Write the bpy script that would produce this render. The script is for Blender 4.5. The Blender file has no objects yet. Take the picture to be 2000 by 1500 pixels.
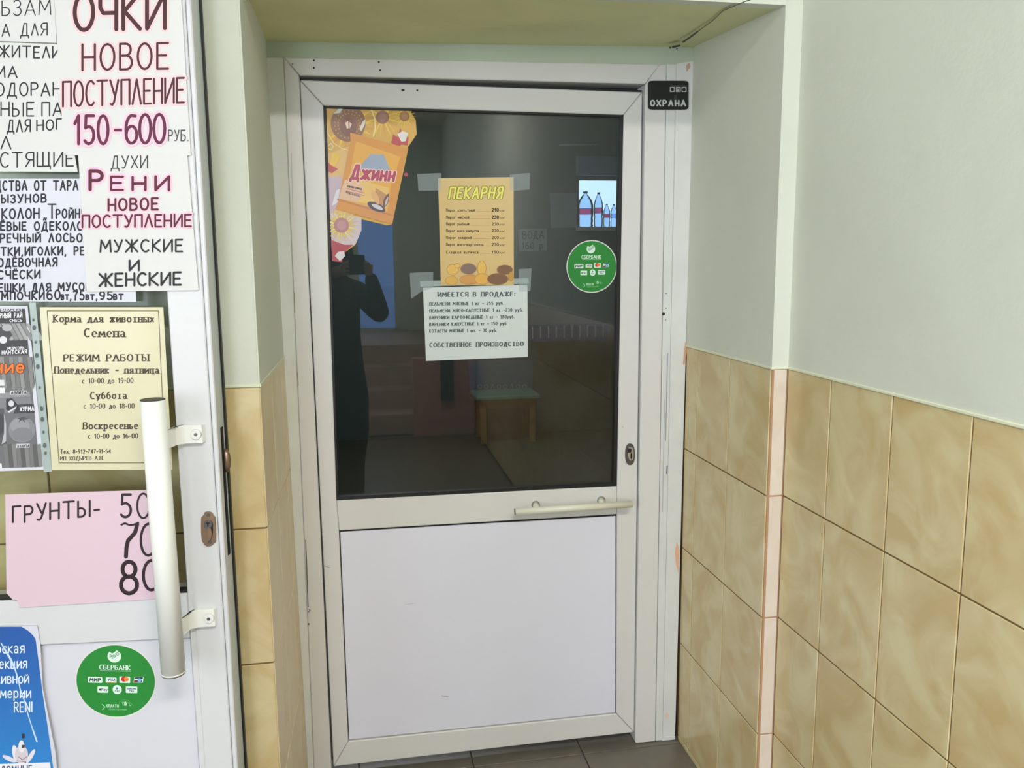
import bpy, bmesh, math, random
from mathutils import Vector, Matrix
random.seed(7)
SC = bpy.context.scene
COL = SC.collection
# ------------------------------------------------------------------ camera
CX, CY, CZ = -0.3056, -2.2887, 1.4623
YAW, PITCH, ROLL, FPX = 0.1799, -0.1492, -0.0081, 1643.97
_cy, _sy, _cp, _sp = math.cos(YAW), math.sin(YAW), math.cos(PITCH), math.sin(PITCH)
_cr, _sr = math.cos(ROLL), math.sin(ROLL)
FW = Vector((_sy*_cp, _cy*_cp, _sp)); _rt = Vector((_cy, -_sy, 0)); _up = _rt.cross(FW)
RT = _cr*_rt + _sr*_up; UP = -_sr*_rt + _cr*_up
CAMP = Vector((CX, CY, CZ))
cd = bpy.data.cameras.new('camera'); cam = bpy.data.objects.new('camera', cd); COL.objects.link(cam)
cd.sensor_width = 36; cd.lens = FPX/2000*36; cd.clip_start = .01
cam.matrix_world = Matrix(((RT.x, UP.x, -FW.x, CX), (RT.y, UP.y, -FW.y, CY), (RT.z, UP.z, -FW.z, CZ), (0, 0, 0, 1)))
SC.camera = cam
# ------------------------------------------------------------------ light and exposure
SC.view_settings.view_transform = 'Standard'; SC.view_settings.look = 'None'
SC.view_settings.gamma = 1; SC.view_settings.use_curve_mapping = False
SC.view_settings.exposure = 0.0
w = bpy.data.worlds.new('world'); SC.world = w; w.use_nodes = True
bg = w.node_tree.nodes['Background']; bg.inputs[0].default_value = (.60, .76, 1, 1); bg.inputs[1].default_value = 3.4
def area(name, loc, rot, sx, sy, power, col):
    l = bpy.data.lights.new(name, 'AREA'); l.shape = 'RECTANGLE'; l.size = sx; l.size_y = sy
    l.energy = power; l.color = col
    o = bpy.data.objects.new(name, l); COL.objects.link(o); o.location = loc; o.rotation_euler = rot
    return o
area('ceiling_lamp_light', (.0, -3.1, 2.86), (0, 0, 0), 1.0, .3, 74, (1, .97, .93))
area('side_fill_light', (-2.19, -3.2, 1.55), (0, math.radians(-90), 0), 1.3, 1.7, 50, (.80, .86, 1))  # added fill from the left, brightens the right wall and the niche
area('end_fill_light', (-1.525, -7.17, 1.72), (math.radians(90), 0, 0), 1.1, 1.9, 105, (.86, .88, 1))  # added cool fill from behind, kept outside the reflected view
# ------------------------------------------------------------------ geometry of the place
XR, XS, XL, DD, ZT = 0.6633, 0.6235, -0.5093, 0.5128, 1.2043
PH, PW, A0, B0, ZS, ZF = .302, .208, .182, .0827, 2.0081, -.02
YEND = -4.15
def lin(c):
    return tuple(((v/255)/12.92 if v/255 <= .04045 else ((v/255+.055)/1.055)**2.4) for v in c[:3])+(1,)
def U(px, py, pl):
    d = FW*FPX + RT*(px-1000) - UP*(py-750)
    p0, n = pl
    t = (p0-CAMP).dot(n)/d.dot(n)
    return CAMP + d*t
def PLY(y): return (Vector((0, y, 0)), Vector((0, -1, 0)))
def PLX(x): return (Vector((x, 0, 0)), Vector((-1, 0, 0)))
def PLZ(z): return (Vector((0, 0, z)), Vector((0, 0, 1)))
LEAF_Y = .012
D2 = lambda off=0: PLY(LEAF_Y-off)
# shop door plane: opened back almost against the wall
A1 = math.radians(5.3)
D1D = Vector((math.cos(A1), -math.sin(A1), 0)); D1N = Vector((-math.sin(A1), -math.cos(A1), 0))
_p = U(409, 600, PLY(-.645))
D1O = Vector((_p.x, _p.y, ZF+.02))
def D1(off=0): return (D1O + D1N*off, D1N)
def W1(u, z, off=0): return D1O + D1D*u + Vector((0, 0, z-D1O.z)) + D1N*off
def u1(px, py, off=0): return (U(px, py, D1(off))-D1O).dot(D1D)
# ------------------------------------------------------------------ materials
def mat(name, col, rough=.5, noise=0, nscale=8, bump=0, bscale=60, metal=0, coat=0, spec=.5, col2=None, rnd=False):
    m = bpy.data.materials.new(name); m.use_nodes = True; nt = m.node_tree; b = nt.nodes['Principled BSDF']
    b.inputs['Roughness'].default_value = rough; b.inputs['Metallic'].default_value = metal
    b.inputs['Specular IOR Level'].default_value = spec
    if coat: b.inputs['Coat Weight'].default_value = coat; b.inputs['Coat Roughness'].default_value = .08
    c = lin(col); b.inputs['Base Color'].default_value = c
    tc = nt.nodes.new('ShaderNodeTexCoord'); vec = tc.outputs['Object']
    if rnd:
        oi = nt.nodes.new('ShaderNodeObjectInfo'); cb = nt.nodes.new('ShaderNodeCombineXYZ')
        mm = nt.nodes.new('ShaderNodeMath'); mm.operation = 'MULTIPLY'; mm.inputs[1].default_value = 37
        nt.links.new(oi.outputs['Random'], mm.inputs[0])
        for k in range(3): nt.links.new(mm.outputs[0], cb.inputs[k])
        va = nt.nodes.new('ShaderNodeVectorMath'); nt.links.new(vec, va.inputs[0]); nt.links.new(cb.outputs[0], va.inputs[1]); vec = va.outputs[0]
    if noise or col2:
        n = nt.nodes.new('ShaderNodeTexNoise'); n.inputs['Scale'].default_value = nscale; n.inputs['Detail'].default_value = 5
        n.inputs['Distortion'].default_value = 1.2 if rnd else .3
        nt.links.new(vec, n.inputs['Vector'])
        r = nt.nodes.new('ShaderNodeValToRGB')
        r.color_ramp.elements[0].position = .35; r.color_ramp.elements[1].position = .65
        r.color_ramp.elements[0].color = c if col2 else tuple(v*(1-noise) for v in c[:3])+(1,)
        r.color_ramp.elements[1].color = lin(col2) if col2 else tuple(min(1, v*(1+noise)) for v in c[:3])+(1,)
        nt.links.new(n.outputs['Fac'], r.inputs['Fac']); nt.links.new(r.outputs['Color'], b.inputs['Base Color'])
    if bump:
        n2 = nt.nodes.new('ShaderNodeTexNoise'); n2.inputs['Scale'].default_value = bscale; n2.inputs['Detail'].default_value = 3
        nt.links.new(vec, n2.inputs['Vector'])
        bp = nt.nodes.new('ShaderNodeBump'); bp.inputs['Strength'].default_value = bump; bp.inputs['Distance'].default_value = .002
        nt.links.new(n2.outputs['Fac'], bp.inputs['Height']); nt.links.new(bp.outputs['Normal'], b.inputs['Normal'])
    return m
def glassmat(name, tint, ior, rough=.01, alpha_col=None, alpha=0):
    m = bpy.data.materials.new(name); m.use_nodes = True; nt = m.node_tree; nt.nodes.clear()
    o = nt.nodes.new('ShaderNodeOutputMaterial'); tr = nt.nodes.new('ShaderNodeBsdfTransparent'); tr.inputs[0].default_value = tint
    g = nt.nodes.new('ShaderNodeBsdfGlossy'); g.inputs['Roughness'].default_value = rough
    f = nt.nodes.new('ShaderNodeFresnel'); f.inputs['IOR'].default_value = ior
    mx = nt.nodes.new('ShaderNodeMixShader')
    src = tr
    if alpha:
        df = nt.nodes.new('ShaderNodeBsdfDiffuse'); df.inputs[0].default_value = lin(alpha_col)
        m2 = nt.nodes.new('ShaderNodeMixShader'); m2.inputs[0].default_value = alpha
        nt.links.new(tr.outputs[0], m2.inputs[1]); nt.links.new(df.outputs[0], m2.inputs[2]); src = m2
    nt.links.new(f.outputs[0], mx.inputs[0]); nt.links.new(src.outputs[0], mx.inputs[1]); nt.links.new(g.outputs[0], mx.inputs[2])
    nt.links.new(mx.outputs[0], o.inputs[0]); return m
def printmat(name, rough=.6, coat=0):
    m = mat(name, (255, 255, 255), rough, coat=coat); nt = m.node_tree
    a = nt.nodes.new('ShaderNodeVertexColor'); a.layer_name = 'ink'
    nt.links.new(a.outputs['Color'], nt.nodes['Principled BSDF'].inputs['Base Color']); return m
M = dict(
    green=mat('green_wall_paint', (210, 214, 200), .75, noise=.03, nscale=3, bump=.25, bscale=90),
    soffit=mat('soffit_paint', (214, 216, 168), .8, noise=.05, nscale=4, bump=.3, bscale=60),
    tile=mat('marbled_beige_tile', (200, 176, 126), .22, col2=(216, 202, 158), nscale=7, rnd=True),
    tiledull=mat('matt_beige_tile', (218, 198, 158), .4, col2=(226, 210, 172), nscale=7, rnd=True),
    tilepale=mat('pale_strip_tile', (216, 202, 184), .25, col2=(222, 210, 196), nscale=10, rnd=True),
    grout=mat('brown_grout', (120, 96, 60), .9), grout2=mat('terracotta_grout', (176, 138, 104), .9),
    bead=mat('paint_bead', (222, 224, 196), .6),
    floor=mat('grey_brown_floor_tile', (108, 102, 92), .35, noise=.08, nscale=9, rnd=True), fgrout=mat('dark_floor_grout', (66, 58, 50), .9),
    pvc=mat('white_plastic_profile', (218, 217, 214), .33, noise=.012, nscale=5, bump=.03, bscale=30),
    pvcpanel=mat('white_plastic_panel', (226, 227, 240), .28, noise=.012, nscale=3),
    pvc1=mat('shop_door_profile', (206, 207, 209), .35, noise=.012, nscale=5, bump=.03, bscale=30), panel1=mat('shop_door_panel', (208, 209, 217), .3, noise=.012, nscale=3),
    pvcold=mat('old_painted_casing', (216, 218, 214), .5, noise=.03, nscale=12, bump=.2, bscale=25),
    black=mat('black_rubber', (16, 16, 16), .5), dark=mat('dark_gap', (10, 10, 10), .9),
    paper=mat('white_paper', (210, 210, 209), .7, bump=.1, bscale=12), paper2=mat('bluish_white_paper', (206, 207, 218), .65, bump=.1, bscale=12),
    cream=mat('cream_yellow_paper', (207, 201, 168), .5, coat=.3), pink=mat('pink_paper', (212, 186, 198), .7, bump=.1, bscale=10),
    steel=mat('brushed_steel', (120, 120, 122), .32, metal=1), bronze=mat('bronzed_steel', (150, 126, 104), .35, metal=.9),
    chrome=mat('chrome', (215, 215, 215), .15, metal=1),
    white=mat('white_enamel', (232, 233, 228), .25), ivory=mat('ivory_enamel', (226, 226, 208), .3),
    ink=printmat('printed_ink'), inkg=printmat('glossy_print', .35, .5),
    glass=glassmat('door_glass', (.62, .66, .66, 1), 1.62), glass1=glassmat('shop_door_glass', (.9, .93, .9, 1), 1.25),
    tape=glassmat('clear_tape', (1, 1, 1, 1), 1.3, .25, (200, 215, 215), .16),
    sleeve=glassmat('clear_sleeve', (1, 1, 1, 1), 1.3, .2, (185, 200, 198), .62),
    coat=mat('black_coat_cloth', (14, 12, 14), .9), fur=mat('dark_fur', (46, 30, 26), 1, bump=1, bscale=90),
    skin=mat('skin', (196, 150, 126), .5), phone=mat('black_phone', (12, 12, 14), .2),
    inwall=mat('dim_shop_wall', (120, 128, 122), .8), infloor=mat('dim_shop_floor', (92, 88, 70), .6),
    stair=mat('brown_stone_step', (184, 156, 134), .5, noise=.1), parapet=mat('red_brown_paint', (186, 132, 120), .6, noise=.08),
    post=mat('dark_post', (52, 40, 38), .6), wood=mat('orange_wood', (176, 130, 84), .5, noise=.1), teal=mat('teal_paint', (120, 178, 158), .45),
    blue=mat('pale_blue_paint', (124, 150, 176), .6), deepblue=mat('blue_plastic', (70, 92, 140), .5),
    capb=mat('blue_cap', (40, 80, 170), .4), lab=mat('red_label', (200, 50, 60), .5), labw=mat('white_label', (220, 224, 230), .5),
    bottle=glassmat('bottle_plastic', (.72, .82, .98, 1), 1.33, .05),
    tint=glassmat('blue_tinted_glass', (.60, .72, .92, 1), 1.3), labr=glassmat('red_film', (.85, .30, .40, 1), 1.2), over=mat('teal_green_paint', (184, 198, 178), .8, noise=.03, nscale=4), yellow=mat('lamp_housing', (230, 230, 225), .5))
# ------------------------------------------------------------------ object helpers
def origin_of(p):
    o = Vector((0, 0, 0))
    while p is not None:
        o = o + Vector(p.location); p = p.parent
    return o
def mk(name, V, F, m, parent=None, cols=None, smooth=False, bev=0, seg=1, center=True):
    me = bpy.data.meshes.new(name)
    V = [Vector(v) for v in V]
    if parent is not None: loc = Vector((0, 0, 0)); og = origin_of(parent)
    if center:
        lo = Vector([min(v[k] for v in V) for k in range(3)]); hi = Vector([max(v[k] for v in V) for k in range(3)])
        c = (lo+hi)/2; c.z = lo.z
        loc = c - (og if parent is not None else Vector((0, 0, 0))); base = c
    else:
        base = og if parent is not None else Vector((0, 0, 0)); loc = Vector((0, 0, 0))
    me.from_pydata([tuple(v-base) for v in V], [], F); me.update()
    bm = bmesh.new(); bm.from_mesh(me)
    if cols is None:
        bmesh.ops.recalc_face_normals(bm, faces=bm.faces)
    if bev:
        bmesh.ops.bevel(bm, geom=[e for e in bm.edges if len(e.link_faces) == 2 and e.calc_face_angle(0) > .5], offset=bev, segments=seg, affect='EDGES', clamp_overlap=True)
    bm.to_mesh(me); bm.free()
    if cols is not None:
        a = me.color_attributes.new('ink', 'FLOAT_COLOR', 'CORNER')
        k = 0
        for f, c in zip(me.polygons, cols):
            for _ in range(f.loop_total):
                a.data[k].color = c; k += 1
    if smooth:
        for p in me.polygons: p.use_smooth = True
    me.materials.append(m)
    o = bpy.data.objects.new(name, me); COL.objects.link(o); o.location = loc
    if parent is not None: o.parent = parent
    return o
def empty(name, loc):
    o = bpy.data.objects.new(name, None); COL.objects.link(o); o.location = loc; o.empty_display_size = .1; return o
def tag(o, label, cat, group=None, kind=None):
    o['label'] = label; o['category'] = cat
    if group: o['group'] = group
    if kind: o['kind'] = kind
    return o
def prism(pts, ext):
    n = len(pts); pts = [Vector(p) for p in pts]; ext = Vector(ext)
    V = pts+[p+ext for p in pts]
    F = [tuple(range(n))[::-1], tuple(range(n, 2*n))]+[(i, (i+1) % n, n+(i+1) % n, n+i) for i in range(n)]
    return V, F
def slab(name, pts, ext, m, parent=None, bev=0, **k):
    V, F = prism(pts, ext); return mk(name, V, F, m, parent, bev=bev, **k)
def box(name, a, b, m, parent=None, bev=0, **k):
    x0, y0, z0 = a; x1, y1, z1 = b
    return slab(name, [(x0, y0, z0), (x1, y0, z0), (x1, y1, z0), (x0, y1, z0)], (0, 0, z1-z0), m, parent, bev, **k)
def tube(name, pts, rad, m, parent=None, n=20, cap=True, smooth=True):
    V = []; F = []; pts = [Vector(p) for p in pts]; ref = None
    for i, p in enumerate(pts):
        t = ((pts[min(i+1, len(pts)-1)]-pts[max(i-1, 0)])).normalized()
        a = Vector((0, 0, 1)) if abs(t.z) < .9 else Vector((1, 0, 0))
        if ref is None: ref = t.cross(a).normalized()
        ref = (ref - t*ref.dot(t)).normalized(); s = t.cross(ref)
        r = rad[i] if isinstance(rad, (list, tuple)) else rad
        for k in range(n):
            an = 2*math.pi*k/n; V.append(p+ref*(math.cos(an)*r)+s*(math.sin(an)*r))
    for i in range(len(pts)-1):
        for k in range(n): F.append((i*n+k, i*n+(k+1) % n, (i+1)*n+(k+1) % n, (i+1)*n+k))
    if cap: F += [tuple(range(n))[::-1], tuple((len(pts)-1)*n+k for k in range(n))]
    o = mk(name, V, F, m, parent)
    if smooth:
        for f in o.data.polygons:
            if f.loop_total == 4: f.use_smooth = True
    return o
def lathe(name, c, prof, m, parent=None, n=20):
    V = []; F = []; c = Vector(c)
    for r, z in prof:
        for k in range(n):
            an = 2*math.pi*k/n; V.append(c+Vector((math.cos(an)*r, math.sin(an)*r, z)))
    for i in range(len(prof)-1):
        for k in range(n): F.append((i*n+k, i*n+(k+1) % n, (i+1)*n+(k+1) % n, (i+1)*n+k))
    F += [tuple(range(n))[::-1], tuple((len(prof)-1)*n+k for k in range(n))]
    return mk(name, V, F, m, parent, smooth=True)
# ------------------------------------------------------------------ stroke alphabet (unit cap height)
def arc(cx, cy, rx, ry, a0, a1, n=10):
    return [(cx+rx*math.cos(math.radians(a0+(a1-a0)*i/n)), cy+ry*math.sin(math.radians(a0+(a1-a0)*i/n))) for i in range(n+1)]
G = {}
def g(ch, wd, *st): G[ch] = (wd, st)
g(' ', .45)
g('А', .66, [(0, 0), (.33, 1), (.66, 0)], [(.12, .34), (.54, .34)])
g('Б', .56, [(.52, 1), (0, 1), (0, 0), (.28, 0)]+arc(.28, .28, .26, .28, -90, 90)+[(0, .56)])
g('В', .54, [(0, 0), (0, 1), (.26, 1)]+arc(.26, .77, .22, .23, 90, -90)+[(0, .54)], [(0, 0), (.28, 0)]+arc(.28, .27, .25, .27, -90, 90))
g('Г', .48, [(0, 0), (0, 1), (.48, 1)])
g('Д', .7, [(0, -.2), (.02, 0), (.68, 0), (.7, -.2)], [(.12, 0), (.3, 1), (.55, 1), (.55, 0)])
g('Е', .48, [(.48, 1), (0, 1), (0, 0), (.48, 0)], [(0, .52), (.4, .52)])
g('Ё', .48, [(.48, 1), (0, 1), (0, 0), (.48, 0)], [(0, .52), (.4, .52)], [(.13, 1.2), (.14, 1.22)], [(.35, 1.2), (.36, 1.22)])
g('Ж', .86, [(.43, 0), (.43, 1)], [(0, 1), (.4, .52), (0, 0)], [(.86, 1), (.46, .52), (.86, 0)])
g('З', .5, arc(.23, .76, .23, .24, 150, -90)+arc(.23, .27, .26, .27, 90, -150))
g('И', .6, [(0, 1), (0, 0), (.6, 1), (.6, 0)])
g('Й', .6, [(0, 1), (0, 0), (.6, 1), (.6, 0)], [(.16, 1.22), (.3, 1.13), (.44, 1.22)])
g('К', .56, [(0, 0), (0, 1)], [(.54, 1), (.04, .5), (.56, 0)])
g('Л', .58, [(0, 0), (.29, 1), (.58, 0)])
g('М', .76, [(0, 0), (.06, 1), (.38, .3), (.7, 1), (.76, 0)])
g('Н', .56, [(0, 0), (0, 1)], [(.56, 0), (.56, 1)], [(0, .5), (.56, .5)])
g('О', .62, arc(.31, .5, .31, .5, 90, 450, 20))
g('П', .56, [(0, 0), (0, 1), (.56, 1), (.56, 0)])
g('Р', .52, [(0, 0), (0, 1), (.26, 1)]+arc(.26, .74, .25, .26, 90, -90)+[(0, .48)])
g('С', .56, arc(.32, .5, .32, .5, 50, 310, 14))
g('Т', .68, [(0, 1), (.68, 1)], [(.34, 1), (.34, 0)])
g('У', .56, [(0, 1), (.29, .42)], [(.56, 1), (.26, .1), (.14, 0), (.02, .04)])
g('Ф', .78, [(.39, 0), (.39, 1)], arc(.39, .55, .38, .3, 90, 450, 16))
g('Х', .58, [(0, 1), (.58, 0)], [(.58, 1), (0, 0)])
g('Ц', .64, [(0, 1), (0, 0), (.56, 0), (.64, 0), (.64, -.2)], [(.52, 1), (.52, 0)])
g('Ч', .54, [(0, 1), (0, .62), (.1, .46), (.54, .46)], [(.54, 1), (.54, 0)])
g('Ш', .8, [(0, 1), (0, 0), (.8, 0), (.8, 1)], [(.4, 0), (.4, 1)])
g('Щ', .9, [(0, 1), (0, 0), (.9, 0), (.9, -.2)], [(.4, 0), (.4, 1)], [(.8, 0), (.8, 1)])
g('Ы', .74, [(0, 1), (0, 0), (.2, 0)]+arc(.2, .27, .24, .27, -90, 90)+[(0, .54)], [(.74, 0), (.74, 1)])
g('Ь', .5, [(0, 1), (0, 0), (.22, 0)]+arc(.22, .27, .26, .27, -90, 90)+[(0, .54)])
g('Э', .54, arc(.22, .5, .3, .5, 130, -130, 14), [(.1, .52), (.52, .52)])
g('Ю', .82, [(0, 0), (0, 1)], [(0, .5), (.26, .5)], arc(.54, .5, .28, .5, 90, 450, 18))
g('Я', .54, [(.54, 0), (.54, 1), (.27, 1)]+arc(.27, .74, .25, .26, 90, 270)+[(.54, .48)], [(.3, .48), (0, 0)])
g('0', .52, arc(.26, .5, .26, .5, 90, 450, 20)); g('1', .3, [(0, .72), (.2, 1), (.2, 0)])
g('2', .5, arc(.24, .74, .24, .26, 160, -20, 8)+[(0, 0), (.5, 0)])
g('3', .5, arc(.23, .76, .23, .24, 150, -90)+arc(.23, .27, .26, .27, 90, -150))
g('4', .52, [(.4, 0), (.4, 1), (0, .3), (.52, .3)])
g('5', .5, [(.48, 1), (.08, 1), (.05, .56)]+arc(.22, .31, .27, .31, 110, -140, 10))
g('6', .5, [(.44, .95)]+arc(.3, .5, .3, .48, 100, 180, 5)+arc(.26, .3, .25, .3, 180, 540, 14))
g('7', .5, [(0, .9), (.1, 1), (.2, .93), (.5, 1), (.24, .5), (.2, 0)])
g('8', .5, arc(.25, .76, .2, .24, 90, 450, 14), arc(.25, .27, .25, .27, 90, 450, 14))
g('9', .5, arc(.25, .7, .24, .3, 0, 360, 14), [(.49, .7), (.45, .3), (.3, .03), (.12, .04)])
g('-', .34, [(.02, .45), (.32, .45)]); g('.', .12, [(.05, 0), (.06, .02)]); g(',', .16, [(.08, .04), (.02, -.16)])
g(':', .14, [(.06, .05), (.07, .07)], [(.06, .6), (.07, .62)]); g('/', .34, [(0, -.05), (.34, 1)]); g('„', .3, [(.08, .06), (.02, -.14)], [(.26, .06), (.2, -.14)])
g('V', .6, [(0, 1), (.3, 0), (.6, 1)]); g('I', .1, [(.05, 0), (.05, 1)]); g('S', .5, arc(.25, .75, .23, .25, 40, 270, 9)+arc(.25, .25, .25, .25, 90, -140, 9))
g('R', .54, [(0, 0), (0, 1), (.26, 1)]+arc(.26, .74, .25, .26, 90, -90)+[(0, .48)], [(.24, .48), (.54, 0)]); g('N', .58, [(0, 0), (0, 1), (.58, 0), (.58, 1)])
for a_, b_ in (('A', 'А'), ('P', 'Р'), ('E', 'Е')): G[a_] = G[b_]
XH = .66
g('а', .46, [(.03, .58)]+arc(.2, .46, .2, .2, 110, 0, 5)+[(.4, 0)], arc(.2, .17, .19, .17, 0, 360, 12)); g('е', .46, [(.02, .34), (.44, .34)]+arc(.23, .33, .22, .33, 5, 310, 14))
g('о', .48, arc(.24, .33, .24, .33, 90, 450, 16)); g('с', .42, arc(.24, .33, .24, .33, 50, 310, 12))
g('р', .48, [(0, -.3), (0, XH)], arc(.22, .33, .22, .33, 90, 450, 12)); g('у', .46, [(0, XH), (.24, .06)], [(.46, XH), (.2, -.2), (.06, -.3)])
g('б', .5, [(.42, 1), (.12, .86), (.02, .4)], arc(.24, .31, .23, .31, 0, 360, 14)); g('a', .46, *G['а'][1]); g('y', .46, *G['у'][1])
for ch in 'вгджзийклмнптфхцчшщыьэюя':
    wd, st = G[ch.upper()]; G[ch] = (wd*.78, tuple([(x*.78, y*XH) for x, y in s] for s in st))
class Print:
    """flat print lying on a surface: polygons, pen strokes and lettering given on the sheet's plane"""
    def __init__(s, plane, base=.0004): s.pl = plane; s.b = base; s.V = []; s.F = []; s.C = []; s.k = 0
    def lay(s, n=1): s.k += n; return s
    def poly(s, pts, col, k=None):
        p = s.pl(s.b+(s.k if k is None else k)*.00012+(len(s.F) % 24)*4e-6); i = len(s.V)
        P = [U(x, y, p) for x, y in pts]
        nn = Vector((0, 0, 0))
        for a in range(1, len(P)-1): nn += (P[a]-P[0]).cross(P[a+1]-P[0])
        if nn.dot(p[1]) < 0: P = P[::-1]
        s.V += P; s.F.append(tuple(range(i, i+len(pts)))); s.C.append(lin(col))
    def rect(s, x0, y0, x1, y1, col, sk=0): s.poly([(x0, y0), (x1, y0+sk), (x1, y1+sk), (x0, y1)], col)
    def disk(s, x, y, rx, ry, col, n=24): s.poly([(x+rx*math.cos(2*math.pi*i/n), y+ry*math.sin(2*math.pi*i/n)) for i in range(n)], col)
    def line(s, pts, wd, col, caps=True, serif=False):
        for i in range(len(pts)-1):
            (x0, y0), (x1, y1) = pts[i], pts[i+1]; dx, dy = x1-x0, y1-y0; L = math.hypot(dx, dy)
            if L < 1e-6: continue
            w_ = max(wd*(.4+.6*abs(dy)/L), min(wd, 1.05)) if serif else wd
            nx, ny = -dy/L*w_/2, dx/L*w_/2
            s.poly([(x0+nx, y0+ny), (x1+nx, y1+ny), (x1-nx, y1-ny), (x0-nx, y0-ny)], col)
        if caps and not serif:
            m = 6 if wd < 3 else 10
            for x, y in pts: s.disk(x, y, wd/2, wd/2, col, m)
    def text(s, t, x0, y0, x1, y1, h, wd, col, serif=False, slant=0, jit=0, gap=.2, halo=None):
        n_ = len(t)-1; tot = sum(G[ch][0] for ch in t)+n_*gap; pad = wd*(.3 if serif else .55); kx = max(.3*(x1-x0), (x1-x0)-n_*pad)/tot; pad = ((x1-x0)-kx*tot)/max(1, n_)
        adv = []; x = 0
        for ch in t: adv.append(x); x += G[ch][0]+gap+pad/kx
        rnd = random.Random(len(t)*31+int(x0))
        for (w_, c, dk) in ([(halo[0], halo[1], 0), (wd, col, 1)] if halo else [(wd, col, 0)]):
            rnd.seed(int(x0)*7+len(t))
            s.k += dk
            for ch, a in zip(t, adv):
                jy = rnd.uniform(-jit, jit)*h; js = 1+rnd.uniform(-jit, jit)
                for st in G[ch][1]:
                    P = []
                    for gx, gy in st:
                        X = x0+(a+gx)*kx; f = (X-x0)/max(1e-6, (x1-x0))
                        P.append((X+slant*gy*h, y0+(y1-y0)*f-gy*h*js+jy))
                    s.line(P, w_, c, serif=serif and ch not in '-.,:')
                    if serif and w_ > .8 and ch not in '.,:-/':
                        for j in (0, -1):
                            ax, ay = st[j]; bx, by = st[1 if j == 0 else -2]
                            if abs(ax-bx) < .02 or (abs(ay-by) > .6 and abs(ax-bx) < .45):
                                X, Y = P[j]; sl = w_*(1.1 if h > 10 else .8); s.line([(X-sl, Y), (X+sl, Y)], w_*.42, c, False)
    def done(s, name, parent, m=None): return mk(name, s.V, s.F, m or M['ink'], parent, cols=s.C, center=False)
def sheet(name, plane, px, off, m, thick=.0006, bev=0):
    pts = [U(x, y, plane(off)) for x, y in px]
    return slab(name, pts, plane(0)[1]*thick, m, bev=bev)
# ================================================================== THE SETTING
YS = -4.77                      # foot of the steps behind the camera
YE = -7.2                       # end wall behind the camera
XW = -2.2                       # far left wall
ZC = 2.9
def struct(name, label, cat, loc=(0, 0, 0)):
    return tag(empty(name, loc), label, cat, kind='structure')
def zrows(): return [ZT-i*PH for i in range(5)]+[ZF]
_cache = {}
def tiles(parent, P, nrm, s_edges, m, name='tile', depth=.007, gap=.0034, rows=None):
    """ceramic tiles on the surface P(s, z); nrm points out of the wall"""
    rows = rows or zrows(); nrm = Vector(nrm)
    for i in range(len(s_edges)-1):
        for j in range(len(rows)-1):
            s0, s1 = s_edges[i], s_edges[i+1]; z1, z0 = rows[j], rows[j+1]
            L = (P(s1, z0)-P(s0, z0)).length
            gs = gap/2*(s1-s0)/L; gz = gap/2
            if z1-z0 < .02: gz = .001
            c = [P(s0+gs, z0+gz), P(s1-gs, z0+gz), P(s1-gs, z1-gz), P(s0+gs, z1-gz)]
            key = (m.name, tuple(round(v, 4) for p in c for v in (p-c[0])))
            if key in _cache:
                src = _cache[key]; o = src[0].copy(); COL.objects.link(o); o.parent = parent
                o.location = src[0].location + (c[0]-src[1]) + origin_of(src[2]) - origin_of(parent)
            else:
                o = slab(name, c, -nrm*depth, m, parent, bev=.0012); _cache[key] = (o, c[0], parent)
def front(a, b, y0, y1, name, m, parent): return box(name, (a[0], y0, a[1]), (b[0], y1, b[1]), m, parent)

# floor -------------------------------------------------------------
fl = struct('floor', 'grey-brown tiled floor running under the white door', 'floor')
box('screed', (XW, YS-.3, ZF-.06), (XR+.1, .12, ZF-.004), M['fgrout'], fl)
pa = U(943, 1470, PLZ(ZF)); pb = U(1140, 1474, PLZ(ZF)); fw_ = .333
x_ = pb.x
xs = [x_+fw_*k for k in range(-8, 3)]
xs = [max(XW, min(XR, v)) for v in xs]; xs = sorted(set(xs))
ys = [.10, -.02-.333*0]+[-.02-.333*k for k in range(1, 15)]
for i in range(len(xs)-1):
    for j in range(len(ys)-1):
        if xs[i+1]-xs[i] < .02: continue
        a, b, c_, d_ = xs[i]+.0015, xs[i+1]-.0015, ys[j+1]+.0015, ys[j]-.0015
        key = ('fl', round(b-a, 3), round(d_-c_, 3))
        if key in _cache:
            o = _cache[key][0].copy(); COL.objects.link(o); o.parent = fl; o.location = _cache[key][0].location+Vector((a, c_, 0))-_cache[key][1]
        else:
            o = box('floor_tile', (a, c_, ZF-.008), (b, d_, ZF), M['floor'], fl, bev=.001); _cache[key] = (o, Vector((a, c_, 0)))

# right wall --------------------------------------------------------
wr = struct('wall_right', 'long right wall, green paint above beige tiles', 'wall')
box('masonry', (XR+.012, YE, ZF), (XR+.14, -DD, ZC), M['grout'], wr)
box('plaster', (XR+.0005, YE, ZT+.002), (XR+.012, -DD, ZC), M['green'], wr)
box('grout', (XR+.0022, YE, ZF), (XR+.012, -DD, ZT), M['grout'], wr)
yy = [-DD, -DD-A0]
while yy[-1]-PW > -4.9: yy.append(yy[-1]-PW)
tiles(wr, lambda s, z: Vector((XR, s, z)), (-1, 0, 0), yy, M['tile'])
box('paint_bead', (XR-.0025, -4.9, ZT-.001), (XR+.004, -DD, ZT+.005), M['bead'], wr, bev=.001)

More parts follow.
